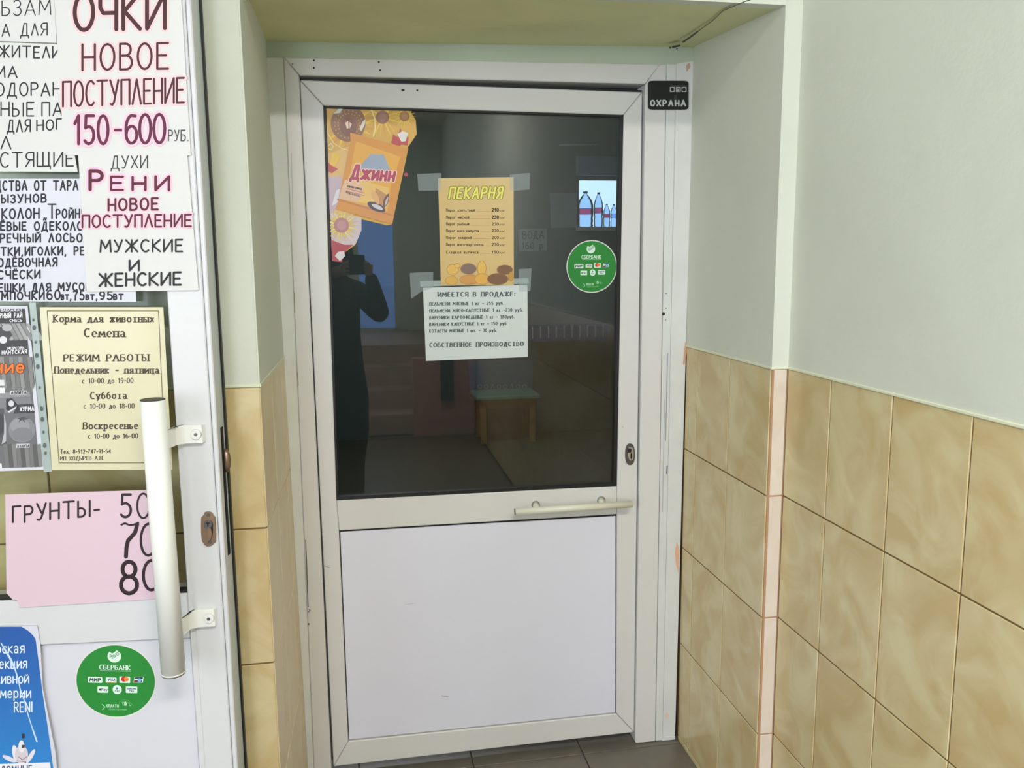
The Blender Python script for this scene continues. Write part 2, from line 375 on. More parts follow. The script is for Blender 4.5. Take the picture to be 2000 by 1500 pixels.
# pier (narrow end face between niche and right wall) ---------------
wp = struct('wall_pier', 'narrow pale pier face between door niche and right wall', 'wall')
box('masonry', (XS+.012, -DD+.012, ZF), (XR+.14, .10, ZC), M['grout'], wp)
box('plaster', (XS+.0005, -DD, ZT+.002), (XR+.008, -DD+.012, ZC), M['green'], wp, bev=.003, seg=3)
box('paint_bead', (XS-.002, -DD-.0025, ZT-.001), (XR+.002, -DD+.004, ZT+.005), M['bead'], wp, bev=.001)
box('grout', (XS+.002, -DD+.0022, ZF), (XR+.002, -DD+.012, ZT), M['grout2'], wp)
tiles(wp, lambda s, z: Vector((s, -DD, z)), (0, -1, 0), [XS+.0055, XR], M['tilepale'], name='strip_tile')
# niche reveals -----------------------------------------------------
wn = struct('wall_niche_right', 'right side of the door niche, green above beige tiles', 'wall')
box('plaster', (XS, -DD+.0005, ZT+.002), (XS+.012, .02, ZC), M['green'], wn)
box('grout', (XS+.0022, -DD+.003, ZF), (XS+.012, .02, ZT), M['grout'], wn)
tiles(wn, lambda s, z: Vector((XS, s, z)), (-1, 0, 0), [.0, -B0, -B0-PW, -DD+.004], M['tile'])
box('paint_bead', (XS-.0025, -DD, ZT-.001), (XS+.004, 0, ZT+.005), M['bead'], wn, bev=.001)
_t = U(521, 112, PLY(0)); _b = U(603, 1530, PLY(0))
def xb(z): return _b.x+(_t.x-_b.x)*(z-_b.z)/(_t.z-_b.z)
def SL(s, z, o=0): return Vector((XL+(xb(z)-XL)*s+o, -DD+DD*s, z))
wl = struct('wall_niche_left', 'left side of the door niche, green above dull beige tiles', 'wall')
def lslab(name, s0, s1, z0, z1, o, m, th=.012, **k):
    return slab(name, [SL(s0, z0, o), SL(s1, z0, o), SL(s1, z1, o), SL(s0, z1, o)], (-th, 0, 0), m, wl, **k)
lslab('plaster', .004, 1.02, ZT+.002, ZC, 0, M['green']); lslab('grout', .012, 1.02, ZF, ZT, -.009, M['grout'])
tiles(wl, lambda s, z: SL(s, z), (1, 0, 0), [.003, PW/DD, 2*PW/DD, 1.0], M['tiledull'], depth=.014)
lslab('paint_bead', 0, 1, ZT-.001, ZT+.005, .0025, M['bead'], th=.004)
# front wall --------------------------------------------------------
zf_ = U(1540, 10, PLY(-DD)).z; zb_r = U(1355, 90, PLY(0)).z; zb_l = U(520, 79, PLY(0)).z
wf = struct('wall_front', 'front wall left of the niche, green above beige tiles', 'wall')
box('masonry', (XW, -DD+.012, ZF), (XL-.012, .10, ZC), M['grout'], wf)
box('plaster', (XW, -DD, ZT+.002), (XL-.0005, -DD+.012, ZC), M['green'], wf, bev=.003, seg=3)
box('grout', (XW, -DD+.0022, ZF), (XL-.003, -DD+.012, ZT), M['grout'], wf)
xx = [XL]
while xx[-1]-PW > -1.8: xx.append(xx[-1]-PW)
tiles(wf, lambda s, z: Vector((s, -DD, z)), (0, -1, 0), xx, M['tile'])
box('paint_bead', (-1.8, -DD-.0025, ZT-.001), (XL, -DD+.004, ZT+.005), M['bead'], wf, bev=.001)
slab('lintel', [(XL-.0004, -DD+.0006, zf_), (XS+.0004, -DD+.0006, zf_), (XS+.0004, -DD+.0006, ZC), (XL-.0004, -DD+.0006, ZC)], (0, .03, 0), M['green'], wf)
# niche ceiling and the wall over the door frame
cn = struct('ceiling_niche', 'low olive-green niche ceiling with a dark crack at its right edge', 'ceiling')
slab('soffit', [(XL-.005, -DD+.001, zf_), (XS+.005, -DD+.001, zf_), (XS+.005, .03, zb_r), (XL-.005, .03, zb_l)], (0, 0, .05), M['soffit'], cn)
nf = Vector((0, .03+DD, (zb_l+zb_r)/2-zf_)).cross(Vector((1, 0, (zb_r-zb_l)/(XS-XL)))).normalized()
if nf.z > 0: nf = -nf
SOF = lambda off=0: (Vector((XS, -DD+.001, zf_))+nf*(off+.0012), nf)
p = Print(SOF)
ck = [(1500, -8), (1470, -2), (1455, 3), (1440, 9), (1412, 21), (1392, 40), (1362, 62), (1346, 74), (1334, 82)]
p.line(ck, 2.0, (116, 110, 78)); p.line(ck[6:], 3.4, (46, 40, 28)); p.line([(1327, 89), (1314, 92)], 4, (30, 24, 18)); p.disk(1309, 93, 2, 2, (60, 50, 36)); p.disk(1322, 95, 1.6, 1.4, (60, 50, 36))
p.done('crack', cn)
wb = struct('wall_over_door', 'green wall strip above the white door frame', 'wall')
zh = U(900, 119, PLY(0)).z
box('plaster', (XL-.05, .0025, U(900, 136, PLY(0)).z), (XS+.1, .12, ZC), M['over'], wb)
# room shell behind the camera -------------------------------------
ce = struct('ceiling', 'white corridor ceiling', 'ceiling'); box('slab', (XW-.1, YE-.1, ZC), (XR+.14, .12, ZC+.1), M['green'], ce)
ws = struct('wall_left', 'left wall of the corridor', 'wall'); box('masonry', (XW-.1, YE, ZF-.05), (XW, .10, ZC), M['green'], ws)
wq = struct('window_added_side', 'added unseen window in the left corridor wall, put in for its light', 'window', (XW, -3.2, .9))  # unseen frame added around the side fill light
for q in ((-4.1, .86, -4.05, 2.24), (-2.35, .86, -2.3, 2.24), (-4.1, .82, -2.3, .9), (-4.1, 2.2, -2.3, 2.26)): box('frame', (XW, q[0], q[1]), (XW+.03, q[2], q[3]), M['pvc'], wq)
def MR(px, py, d):
    q = U(px, py, PLY(d)); return Vector((q.x, -d, q.z))
# end wall with entrance opening, tall light and an added, unseen daylight window
d_ = -YE
ex0, ex1 = MR(698, 600, d_).x, MR(777, 600, d_).x; ez0 = .66; ez1 = MR(730, 372, d_).z
tx0, tx1 = MR(886, 600, d_).x, MR(950, 600, d_).x; tz0, tz1 = MR(930, 600, d_).z, MR(930, 215, d_).z
we = struct('wall_end', 'end wall of the corridor with the daylit openings', 'wall')
V = []; F = []
def addbox(a, b):
    i = len(V); x0, y0, z0 = a; x1, y1, z1 = b
    V.extend([(x0, y0, z0), (x1, y0, z0), (x1, y1, z0), (x0, y1, z0), (x0, y0, z1), (x1, y0, z1), (x1, y1, z1), (x0, y1, z1)])
    F.extend([tuple(i+k for k in f) for f in ((0, 3, 2, 1), (4, 5, 6, 7), (0, 1, 5, 4), (1, 2, 6, 5), (2, 3, 7, 6), (3, 0, 4, 7))])
wx0, wx1, wz0, wz1 = -2.1, -.95, .75, 2.7
def wall_with_holes(y0, y1, x0, x1, z0, z1, holes):
    xs_ = sorted({x0, x1, *[h[0] for h in holes], *[h[1] for h in holes]}); 
    for i in range(len(xs_)-1):
        a, b = xs_[i], xs_[i+1]; segs = sorted([(h[2], h[3]) for h in holes if h[0] <= a+1e-6 and h[1] >= b-1e-6]); z = z0
        for h0, h1 in segs:
            if h0 > z+1e-4: addbox((a, y0, z), (b, y1, h0))
            z = h1
        if z < z1-1e-4: addbox((a, y0, z), (b, y1, z1))
wall_with_holes(YE-.1, YE, XW, XR+.14, ZF-.05, ZC, [(wx0, wx1, wz0, wz1), (ex0, ex1, ez0, ez1), (tx0, tx1, tz0, tz1)])
mk('masonry', V, F, M['green'], we); V = []; F = []
for nm, lb, (a, b, c_, e) in (('window_1', 'added unseen window on the end wall, put in for its daylight', (wx0, wx1, wz0, wz1)), ('window_2', 'tall narrow window over the steps', (tx0, tx1, tz0, tz1)), ('door_3', 'entrance door opening at the top of the steps', (ex0, ex1, ez0, ez1))):
    t = struct(nm, lb, 'window' if nm[0] == 'w' else 'door', ((a+b)/2, YE, c_))
    for q in ((a, c_, a+.03, e), (b-.03, c_, b, e), (a, e-.03, b, e), (a, c_, b, c_+.03)):
        box('frame', (q[0], YE-.05, q[1]), (q[2], YE-.01, q[3]), M['pvc'], t)
    box('pane', (a+.03, YE-.035, c_+.03), (b-.03, YE-.029, e-.03), M['glass1' if nm != 'door_3' else 'tint'], t)
    l = area(nm+'_daylight', ((a+b)/2, YE-.12, (c_+e)/2), (math.radians(90), 0, 0), b-a, e-c_, 1, (.8, .9, 1)); l.data.cycles.is_portal = True
    if nm == 'window_1': bpy.data.objects.remove(l)
st = struct('stairs', 'brown steps up to the entrance', 'stairs', ((ex0+XR)/2, YS, ZF))
for k in range(4):
    box('step', (XW, YS-.28*(k+1)-(0 if k < 3 else 1.4), ZF-.02 if k == 0 else ZF+.17*k-.02), (XR, YS-.28*k, ZF+.17*(k+1)), M['stair'], st, bev=.004)
q0, q1 = MR(806, 702, -YS-.12), MR(928, 702, -YS-.12)
sw = struct('wall_parapet', 'red-brown low wall beside the steps', 'wall')
box('masonry', (q0.x, YS+.005, ZF), (q1.x, YS+.12, q0.z), M['parapet'], sw, bev=.004)
q2 = MR(861, 702, -YS-.14); q3 = MR(884, 600, -YS-.14)
box('post', (q2.x, YS+.121, .28), (q3.x, YS+.17, q3.z), M['post'], sw, bev=.003)
# outside ground seen through the entrance
gr = tag(box('snow_ground', (-9, -24, .3), (9, YE-.12, .62), M['white']), 'snow lit ground outside the entrance', 'snow', kind='structure')
cl = tag(box('ceiling_lamp', (-.5, -3.25, 2.868), (.5, -2.95, 2.898), M['yellow']), 'flat rectangular ceiling lamp over the corridor', 'lamp')

# ================================================================== BAKERY DOOR (door_2) with its frame
d2 = struct('door_2', 'white plastic door with a dark glass pane, slightly ajar in the niche', 'door', (.03, LEAF_Y, ZF))
FR = lambda off=0: PLY(-off)
def fpart(name, px, off, depth, m, parent=d2, bev=.0022, plane=FR):
    pts = [U(x, y, plane(off)) for x, y in px]
    pts = [Vector((q.x, q.y, max(q.z, ZF+.001))) for q in pts]
    return slab(name, pts, -plane(0)[1]*depth, m, parent, bev=bev)
fpart('casing', [(519, 111), (553, 111.5), (614, 1530), (602, 1530)], .004, .05, M['pvcold'])
fpart('jamb', [(553.5, 112), (584, 147), (648.5, 1530), (614.5, 1530)], 0, .07, M['pvc'])
fpart('head', [(554, 111.5), (1290, 125), (1260.5, 163.5), (584.5, 146.5)], 0, .07, M['pvc'])
fpart('jamb', [(1290.5, 125), (1302, 125), (1280, 1452), (1241.5, 1452), (1261, 164)], 0, .07, M['pvc'])
fpart('filler_strip', [(1302.6, 125), (1321, 125), (1294, 1448), (1280.8, 1450)], -.002, .06, M['pvcold'], bev=.0012)
fpart('casing', [(1321.8, 123), (1356, 118), (1319, 1436), (1294.8, 1438)], 0, .05, M['pvcold'], bev=.0015)
fpart('casing_block', [(1293.5, 1439), (1319, 1437), (1319, 1452), (1293, 1452)], .003, .05, M['pvcold'], bev=.0015)
P2 = D2
fpart('rail', [(586, 156), (1254, 180), (1218, 224), (632, 206)], 0, .055, M['pvc'], plane=P2)
fpart('stile', [(585.5, 156.5), (631.5, 206.5), (657, 977), (662, 1037), (680, 1448), (651.5, 1497)], 0, .055, M['pvc'], plane=P2)
fpart('stile', [(1254.5, 180.5), (1238.5, 1430), (1204.5, 1394), (1205.5, 1005), (1205.5, 949), (1218.5, 224.5)], 0, .055, M['pvc'], plane=P2)
fpart('rail', [(652, 1497.5), (680.5, 1448.5), (1204, 1394.5), (1238, 1430.5)], 0, .055, M['pvc'], plane=P2)
fpart('rail', [(657.5, 978), (1205, 950), (1205, 1004.5), (662.5, 1036.5)], 0, .055, M['pvc'], plane=P2)
fpart('backing', [(664, 1035), (1206, 1002), (1206, 1396), (682, 1450)], -.012, .02, M['black'], plane=P2, bev=0)
fpart('panel', [(664.5, 1039.5), (1202.5, 1008), (1202, 1391.5), (682, 1445)], -.005, .006, M['pvcpanel'], plane=P2, bev=.001)
gk = [(632, 206), (1218, 224), (1205, 949), (657, 977)]; gi = [(637, 211), (1210.5, 229), (1197.5, 943.5), (661.5, 970.5)]
for i in range(4):
    j = (i+1) % 4
    fpart('gasket', [gk[i], gk[j], gi[j], gi[i]], -.004, .02, M['black'], plane=P2, bev=.0008)
fpart('glass_pane', [(635, 209), (1213, 227), (1200, 946), (659.5, 973.5)], -.010, .012, M['glass'], plane=P2, bev=0)
# blade of a weather seal over the leaf
fpart('weather_seal', [(584, 151), (1258, 176), (1257, 180), (586, 156)], -.02, .02, M['black'], plane=P2, bev=0)
p = Print(FR, .0006)
for x, y, r in ((613, 118, 2), (613, 132.5, 2), (740, 121, 2), (742.5, 137, 2), (571, 125, 1.2), (1296, 613, 3), (1301, 573, 1), (1301, 602, 1), (1300, 625, 1)): p.disk(x, y, r, r, (34, 30, 24), 10)
p.line([(569, 300), (572, 420)], 1, (180, 176, 164)); p.line([(575, 760), (577, 850)], 1, (150, 144, 128))
p.line([(575, 571), (575, 611)], 1.2, (140, 140, 124)); p.line([(581, 728), (583, 752), (580, 753)], 1.2, (140, 138, 124))
p.line([(597, 1055), (598, 1080), (601, 1160), (602, 1185)], 1.6, (74, 66, 50)); p.line([(603, 1190), (606, 1192), (602, 1196)], 1.2, (80, 70, 56)); p.disk(603, 1219, 1.6, 2, (84, 74, 60), 8); p.disk(602, 1283, 1.6, 1.6, (84, 74, 60), 8)
p.line([(1298, 780), (1294, 1000)], 1, (176, 176, 188)); p.line([(1304, 690), (1300, 860)], 1.3, (150, 150, 166)); p.line([(1303, 910), (1302, 925)], 2, (110, 110, 130))
p.done('scuff_mark', d2)
p = Print(D2, .0006)
p.disk(787, 176, 3.4, 2.2, (20, 18, 14), 10); p.disk(815, 176.5, 2, 2, (20, 18, 14), 10); p.line([(631, 1104), (645, 1109)], 1, (150, 140, 120)); p.line([(633, 1325), (634, 1345), (631, 1340)], 1, (140, 130, 112)); p.line([(1215, 833), (1217, 835)], 1, (150, 150, 150))
p.done('screw_hole', d2)
p = Print(lambda o: D2(o-.005), .0006); p.line([(863, 1359), (875, 1361)], 1.6, (176, 168, 168)); p.line([(790, 1181), (812, 1178)], .8, (196, 194, 196)); p.done('scuff_mark', d2)
# peeling orange plaster at the right edge of the casing
p = Print(FR, .0008)
p.poly([(1338, 668), (1343, 670), (1341, 690), (1337, 712), (1334, 712), (1336, 690)], (206, 160, 128))
p.poly([(1322, 1058), (1327, 1075), (1325, 1120), (1321, 1105), (1318, 1080)], (228, 176, 140)); p.poly([(1340, 128), (1346, 122), (1349, 130), (1341, 141)], (196, 160, 140)); p.disk(1303, 1398, 3, 7, (228, 200, 186), 10)
p.done('bare_plaster', d2)
# pull handle
hL = U(1006, 999.5, D2(.05)); hR = U(1234, 984.5, D2(.05))
hb = tube('pull_handle', [hL, hR], .0098, M['ivory'], d2)
for f_, ap in ((.18, (1046, 981)), (.735, (1174, 972))):
    a = hL.lerp(hR, f_); w_ = U(ap[0], ap[1]+5, D2(0))
    tube('post', [w_, w_.lerp(a, .5)+Vector((0, 0, .004)), a], .0085, M['ivory'], hb, n=14)
    tube('rose', [w_, w_+Vector((0, -.004, 0))], .0125, M['chrome'], hb, n=18)
tube('end_disc', [hL+(hL-hR).normalized()*.0015, hL], .0094, M['steel'], hb)
# lock
def oval(name, c_px, rx, ry, plane, off, th, m, parent, pw=2.4, n=28):
    pts = []
    for k in range(n):
        a = 2*math.pi*k/n; ca, sa = math.cos(a), math.sin(a)
        pts.append(U(c_px[0]+rx*math.copysign(abs(ca)**(2/pw), ca), c_px[1]+ry*math.copysign(abs(sa)**(2/pw), sa), plane(off)))
    return slab(name, pts, plane(0)[1]*th, m, parent, bev=.0006)
lk = oval('lock_plate', (1230, 887), 9.5, 21, D2, 0, .004, M['steel'], d2)
oval('lock_cylinder', (1231.5, 886), 5.5, 13, D2, .004, .004, M['chrome'], lk); oval('key_slot', (1230, 880), 3.6, 4, D2, .0082, .0004, M['black'], lk)
oval('key_slot', (1233, 891), 1.6, 6, D2, .0082, .0004, M['dark'], lk)
# ================================================================== SHOP DOOR (door_1), standing open by the wall
uG = (u1(329, 600)+u1(351, 930)+u1(360, 1100))/3; uR = u1(398, 600); uP = (u1(378, 1255)+u1(396, 1500))/2
uL = -.98; zT = 2.07; z0 = ZF+.012
zg = (U(370, 1161, D1()).z+U(5, 1172, D1()).z)/2; zr = (U(300, 1251.5, D1()).z+U(80, 1259, D1()).z)/2
d1 = struct('door_1', 'white glazed shop door standing open at the left, covered with notices', 'door', tuple(W1(-.49, ZF)))
def dpart(name, ua, ub, za, zb, off, th, m, parent=d1, bev=.002):
    return slab(name, [W1(ua, za, off), W1(ub, za, off), W1(ub, zb, off), W1(ua, zb, off)], -D1N*th, m, parent, bev=bev)
dpart('stile', uG, uR, z0, zT, 0, .024, M['pvc1']); dpart('lip', uR+.0008, 0, z0, zT, -.001, .02, M['pvc1'])
dpart('edge_profile', uR-.002, -.001, z0, zT, -.0245, .05, mat('grey_edge_profile', (196, 204, 204), .4), bev=0)
dpart('edge_gasket', -.006, .0025, z0, zT, -.058, .012, M['black'], bev=.001)
dpart('stile', uL, uL+.09, z0, zT, 0, .06, M['pvc1']); dpart('rail', uL+.0905, uG-.0005, zT-.09, zT, 0, .06, M['pvc1'])
dpart('rail', uL+.0905, uG-.0005, zr, zg, 0, .06, M['pvc1']); dpart('rail', uL+.0905, uG-.0005, z0, z0+.1, 0, .06, M['pvc1'])
dpart('panel', uL+.092, uG-.002, z0+.102, zr-.002, -.007, .03, M['panel1'], bev=.001)
dpart('glazing_bead', uG+.0006, uG+.012, z0+.102, zg, .0012, .002, M['pvc1'], bev=.0008)
dpart('gasket', uL+.09, uG, zg, zg+.005, -.004, .02, M['black'], bev=.001)
dpart('glass_pane', uL+.088, uG+.002, zg-.004, zT-.088, -.016, .006, M['glass1'], bev=0)
dpart('hinge_jamb', uL-.05, uL-.003, ZF+.002, zT, -.02, .03, M['pvcold'])
# side latch in the door edge
zl = U(437, 900, D1(-.035)).z
def epart(name, za, zb, oa, ob, pro, m, bev=.001, parent=d1):
    return slab(name, [W1(-.001, za, oa), W1(-.001, za, ob), W1(-.001, zb, ob), W1(-.001, zb, oa)], D1D*pro, m, parent, bev=bev)
fp = epart('faceplate', U(445, 1085, D1(-.03)).z, U(432, 835, D1(-.03)).z, -.028, -.043, .0018, M['dark'])
tube('roller_latch', [W1(.0035, zl-.022, -.036), W1(.006, zl-.012, -.036), W1(.0065, zl, -.036), W1(.006, zl+.012, -.036), W1(.0035, zl+.022, -.036)], [.004, .0065, .007, .0065, .004], M['bronze'], fp, n=14)
# escutcheon of the lock
c0 = (407.7, 1032.6)
pts = []
for (dx, dy) in ((-7, -33), (-2, -34), (3, -34), (8, -31), (9.5, -27), (13, -24), (14.5, -10), (14.8, 10), (14.5, 25), (10, 29), (7, 32), (2, 34), (-3, 34), (-8, 31), (-10, 27), (-13, 24), (-14, 10), (-14.5, -10), (-14, -23), (-10, -27)):
    pts.append(U(c0[0]+dx, c0[1]+dy, D1(0)))
es = slab('lock_plate', pts, D1N*.003, M['bronze'], d1, bev=.0007)
oval('lock_cylinder', (407, 1024), 8, 8.5, D1, .003, .004, M['steel'], es, 2); oval('lock_cylinder', (409.5, 1042), 5.2, 13, D1, .003, .004, M['bronze'], es, 2.2)
oval('key_slot', (406, 1024), 1.6, 5, D1, .0072, .0003, M['black'], es, 2); oval('key_slot', (406, 1022), 4.4, 1.3, D1, .0072, .0003, M['black'], es, 2)
oval('painted_shadow', (414.2, 1033), 1.8, 13, D1, .0031, .0004, M['black'], es, 2)  # black sliver paints the shadow beside the lock cylinder
for q in ((407, 1006), (410, 1059)): oval('screw', q, 3.6, 3.4, D1, .003, .0012, M['steel'], es, 2)
# big tubular pull handle
HO = .085
ht = U(297, 781, D1(HO)); hb1 = U(340, 1314, D1(HO)); hm = (ht+hb1)/2
ut = (ht-D1O).dot(D1D); ub = (hb1-D1O).dot(D1D); uh = (ut+ub)/2
ht = W1(ut*.5+uh*.5, ht.z, HO); hb1 = W1(ub*.5+uh*.5, hb1.z, HO)
th = tube('pull_handle', [hb1, ht], .0215, M['white'], d1, n=36)
tube('end_disc', [ht+Vector((0, 0, -.001)), ht+Vector((0, 0, .0012))], .0212, M['black'], th, n=36)  # black disc paints the dark hollow of the open tube end
tube('end_disc', [hb1+Vector((0, 0, .001)), hb1-Vector((0, 0, .0014))], .0212, M['dark'], th, n=36)
tube('end_ring', [hb1+Vector((0, 0, .0035)), hb1+Vector((0, 0, .001))], .0219, M['ivory'], th, n=36)
for (xb_, yt, yb, bx, by) in ((401, 828, 868, 383, 849), (425, 1188, 1226, 408, 1208)):
    za = U(bx, yb-2, D1(.01)).z; zb_ = U(bx, yt+2, D1(.01)).z
    ue = u1(xb_, by); us = u1(bx-22, by); hh = zb_-za; zm = (za+zb_)/2
    prof = [(ue, .0), (ue-.003, .011), (us+.004, .012), (us-.012, .022), (uh+.004, HO-.006), (uh+.004, HO-.014), (us-.008, .010), (us, 0)]
    br = slab('bracket', [W1(a, za, b) for a, b in prof], (0, 0, hh), M['white'], th, bev=.0014)
    c = W1(u1(bx, by, .012), zm, .011); tube('bolt_cap', [c, c+D1N*.004], [.0102, .0088], M['white'], br, n=24); tube('bolt', [c+D1N*.003, c+D1N*.0048], .0032, M['steel'], br, n=12)

# ================================================================== NOTICES ON THE SHOP DOOR
BK = (26, 24, 28)
def notice(name, px, off, m, label, group=None, base=.0008, dd=D1, kind='notice', bev=0):
    o = sheet(name, dd, px, off, m, bev=bev); tag(o, label, kind, group)
    return o, Print(lambda q=0, o_=off: dd(o_+q), base)
GRP = None
GO = .0012
n1, p = notice('paper_notice', [(-60, -40), (104, -40), (111, 84), (-60, 79)], GO, M['paper'], 'white handwritten sheet at the top left corner, cut by the frame, reading ЬЗАМ')
p.text('ЬЗАМ', 4, 31, 99, 29, 29, 2.2, BK, jit=.03); p.text('НА ДЛЯ', -14, 71, 92, 68, 23, 2.3, BK, jit=.03); p.line([(-5, 80.6), (110, 84.4)], 1.2, (120, 124, 110)); p.done('lettering', n1)
n2, p = notice('paper_notice', [(-60, 81), (111, 86), (135, 240), (152, 336), (-60, 335)], GO+.0002, M['paper'], 'white handwritten list with ОДОРАН and СТЯЩИЕ, left of the glasses notice')
for t, x0, y0, x1, y1, h in (('ЖИТЕЛИ', -2, 112, 117, 113, 22), ('МА', -10, 151, 33, 151, 21), ('ОДОРАН', -8, 187, 118, 187, 25), ('НЫЕ', 2, 226, 66, 226, 26), ('ПА', 82, 226, 121, 226, 26), ('ДЛЯ', 14, 257, 59, 257, 23), ('НОГ', 72, 255, 121, 252, 20), ('Л', 2, 290, 21, 290, 25), ('СТЯЩИЕ', 1, 327, 143, 324, 28)):
    p.text(t, x0, y0, x1, y1, h, 2.8, BK, jit=.03)
p.done('lettering', n2)
n3, p = notice('price_list_notice', [(-60, 349), (260, 349), (266, 590), (-60, 588)], GO+.0004, M['paper2'], 'bluish white handwritten goods list ending with lamp wattages, beneath the perfume notice')
for t, x0, y0, x1, y1, h in (('ДСТВА ОТ ТАРА', -8, 372, 152, 371, 18), ('РЫЗУНОВ', -11, 396, 90, 395, 15.5), ('КОЛОН', 4, 427, 76, 426, 19), ('„', 85, 427, 91, 427, 18), ('Т', 94, 426, 109, 426, 27), ('РОЙНЫ', 110, 426, 170, 426, 17), ('НЁВЫЕ ОДЕКОЛО', -12, 450, 161, 449, 15.5), ('РЕЧНЫЙ ЛОСЬО', 1, 473, 160, 472, 15.5), ('ТКИ,ИГОЛКИ, РЕ', 2, 499, 164, 498, 15.5), ('ОДЁВОЧНАЯ', -3, 521, 111, 520, 15.5), ('СЧЁСКИ', -3, 544, 78, 543, 15.5), ('ЕШКИ ДЛЯ МУСОР', -2, 569, 176, 567, 14.5), ('АМПОЧКИ', -12, 586, 86, 585, 14.5), ('60', 92, 585, 117, 585, 18), ('вт,', 120, 585, 139, 585, 14), ('75', 144, 586, 164, 586, 18), ('вт,', 168, 585, 190, 585, 14), ('95', 195, 585, 219, 585, 16), ('вт', 222, 585, 240, 585, 15)):
    p.text(t, x0, y0, x1, y1, h, 3.2, (22, 22, 30), jit=.03, gap=.22)
p.done('lettering', n3)
n4, p = notice('glasses_notice', [(104, -40), (352, -40), (373, 304), (129, 303), (123, 262)], GO+.0012, M['paper'], 'white handwritten notice with pink-edged letters reading ОЧКИ and 150-600')
HP = (250, 196, 200); MR1 = (60, 14, 22)
p.text('ОЧКИ', 146, 59, 322, 55, 70, 8, MR1, halo=(17, HP), gap=.16)
p.text('НОВОЕ', 161, 137, 328, 134, 50, 4.6, MR1, halo=(13, HP)); p.text('ПОСТУПЛЕНИЕ', 123, 208, 359, 200, 48, 4.2, MR1, halo=(13, HP), gap=.13)
p.text('150', 146, 281, 211, 281, 55, 6, (88, 8, 50), halo=(15, (255, 190, 208)), gap=.12); p.text('-', 224, 281, 242, 281, 60, 5.5, (88, 8, 50), halo=(14, (255, 190, 208)))
p.text('600', 246, 280, 322, 279, 56, 6, (84, 8, 50), halo=(15, (255, 190, 208)), gap=.06); p.text('РУБ.', 329, 275, 368, 275, 21, 2.0, (60, 56, 60)); p.done('lettering', n4)
n5, p = notice('perfume_notice', [(160, 294), (366, 303), (388, 567), (169, 570), (153, 302)], GO+.0022, M['paper'], 'white handwritten notice headed ДУХИ РЕНИ with red and black letters', bev=.0001)
p.text('ДУХИ', 217, 329, 288, 328, 24, 2.4, (50, 48, 46)); HM = (255, 186, 208); DM = (78, 6, 34)
p.text('Р', 176, 370, 200, 370, 36, 7, DM, halo=(16, HM)); p.text('Е', 217, 371, 240, 371, 26, 4.6, DM, halo=(13, HM)); p.text('Н', 259, 371, 284, 371, 25, 5.2, DM, halo=(13, HM)); p.text('И', 304, 371, 330, 371, 26, 5.6, DM, halo=(13, HM))
p.text('НОВОЕ', 212, 411, 308, 409, 22, 4.2, (66, 6, 22), halo=(8, HM)); p.text('ПОСТУПЛЕНИЕ', 161, 444, 373, 442, 23, 3.8, (72, 8, 28), halo=(9, HM), gap=.16)
p.text('МУЖСКИЕ', 196, 492, 356, 491, 23, 3.4, (18, 16, 18)); p.text('И', 253, 528, 271, 528, 19, 4, (18, 16, 18)); p.text('ЖЕНСКИЕ', 194, 559, 353, 556, 24, 4, (18, 16, 18), gap=.16); p.done('lettering', n5)
# grey seed poster in a punched sleeve
n6, p = notice('seed_poster', [(-60, 597), (54, 597.5), (87, 917), (-60, 922)], GO+.0002, M['paper2'], 'black and white seed poster with vegetables and an orange word, at the left edge', kind='poster')
GY = (98, 98, 102)
p.poly([(-60, 604), (49, 603), (77, 912), (-60, 916)], (104, 104, 108)); p.lay()
p.poly([(-60, 604), (49, 603), (51, 631), (-60, 632)], (58, 58, 62))
for k in range(9):
    x = -6+k*9.5; p.poly([(x-10, 632), (x-3, 632), (x+14, 662), (x+8, 666)], (132+(k % 3)*14,)*3); 
p.poly([(-20, 666), (53, 664), (55, 694), (-20, 695)], (62, 62, 66)); p.poly([(-5, 640), (14, 636), (24, 655), (12, 668), (-5, 668)], (72, 72, 78)); p.disk(6, 664, 8, 7, (214, 214, 218)); p.disk(14, 640, 10, 7, (170, 170, 176))
for k in range(8):
    x = -10+k*9; 
    p.poly([(x, 697), (x+8.5, 697), (x+14, 755), (x+10, 766), (x+6, 755)], ((118, 138, 104, 128)[k % 4],)*3)
    p.poly([(x+8.5, 697), (x+10, 697), (x+15, 750), (x+14, 755)], (66, 66, 70))
p.poly([(-20, 767), (57, 765), (60, 775), (-20, 778)], (138, 138, 142)); p.poly([(-20, 778), (60, 776), (66, 806), (14, 806), (-20, 806)], (122, 122, 128)); p.lay()
p.rect(20, 763, 52, 771, (206, 206, 210), -.5); p.poly([(12, 779), (24, 778), (36, 792), (18, 803), (12, 800)], (48, 48, 52)); p.poly([(15, 804), (36, 791), (38, 793), (18, 806)], (210, 210, 214)); p.disk(22, 788, 5.5, 6, (204, 204, 208))
p.poly([(34, 790), (66, 789), (68, 806), (26, 808)], (56, 56, 60)); p.poly([(-20, 742), (8, 742), (9, 753), (-20, 754)], (214, 214, 216)); p.poly([(-20, 757), (9, 757), (9, 768), (-20, 769)], (226, 226, 230))
p.poly([(-20, 798), (8, 798), (14, 870), (-20, 872)], (84, 84, 88)); p.disk(-2, 828, 11, 22, (64, 64, 68)); p.poly([(8, 806), (12, 830), (12, 862), (3, 868), (8, 845)], (176, 176, 180)); p.lay()
for k in range(9):
    x = 10+k*8.2
    p.poly([(x-4, 868), (x+4, 867), (x+8, 912 if x < 64 else 911), (x+1, 913)], ((112, 86, 124)[k % 3],)*3)
p.lay(); p.disk(43, 839, 26.5, 25.5, (128, 128, 134), 32); p.lay(); p.disk(39, 832, 19, 15, (142, 142, 148), 28); p.lay(); p.disk(44, 848, 20, 13, (122, 122, 128), 28); p.lay()
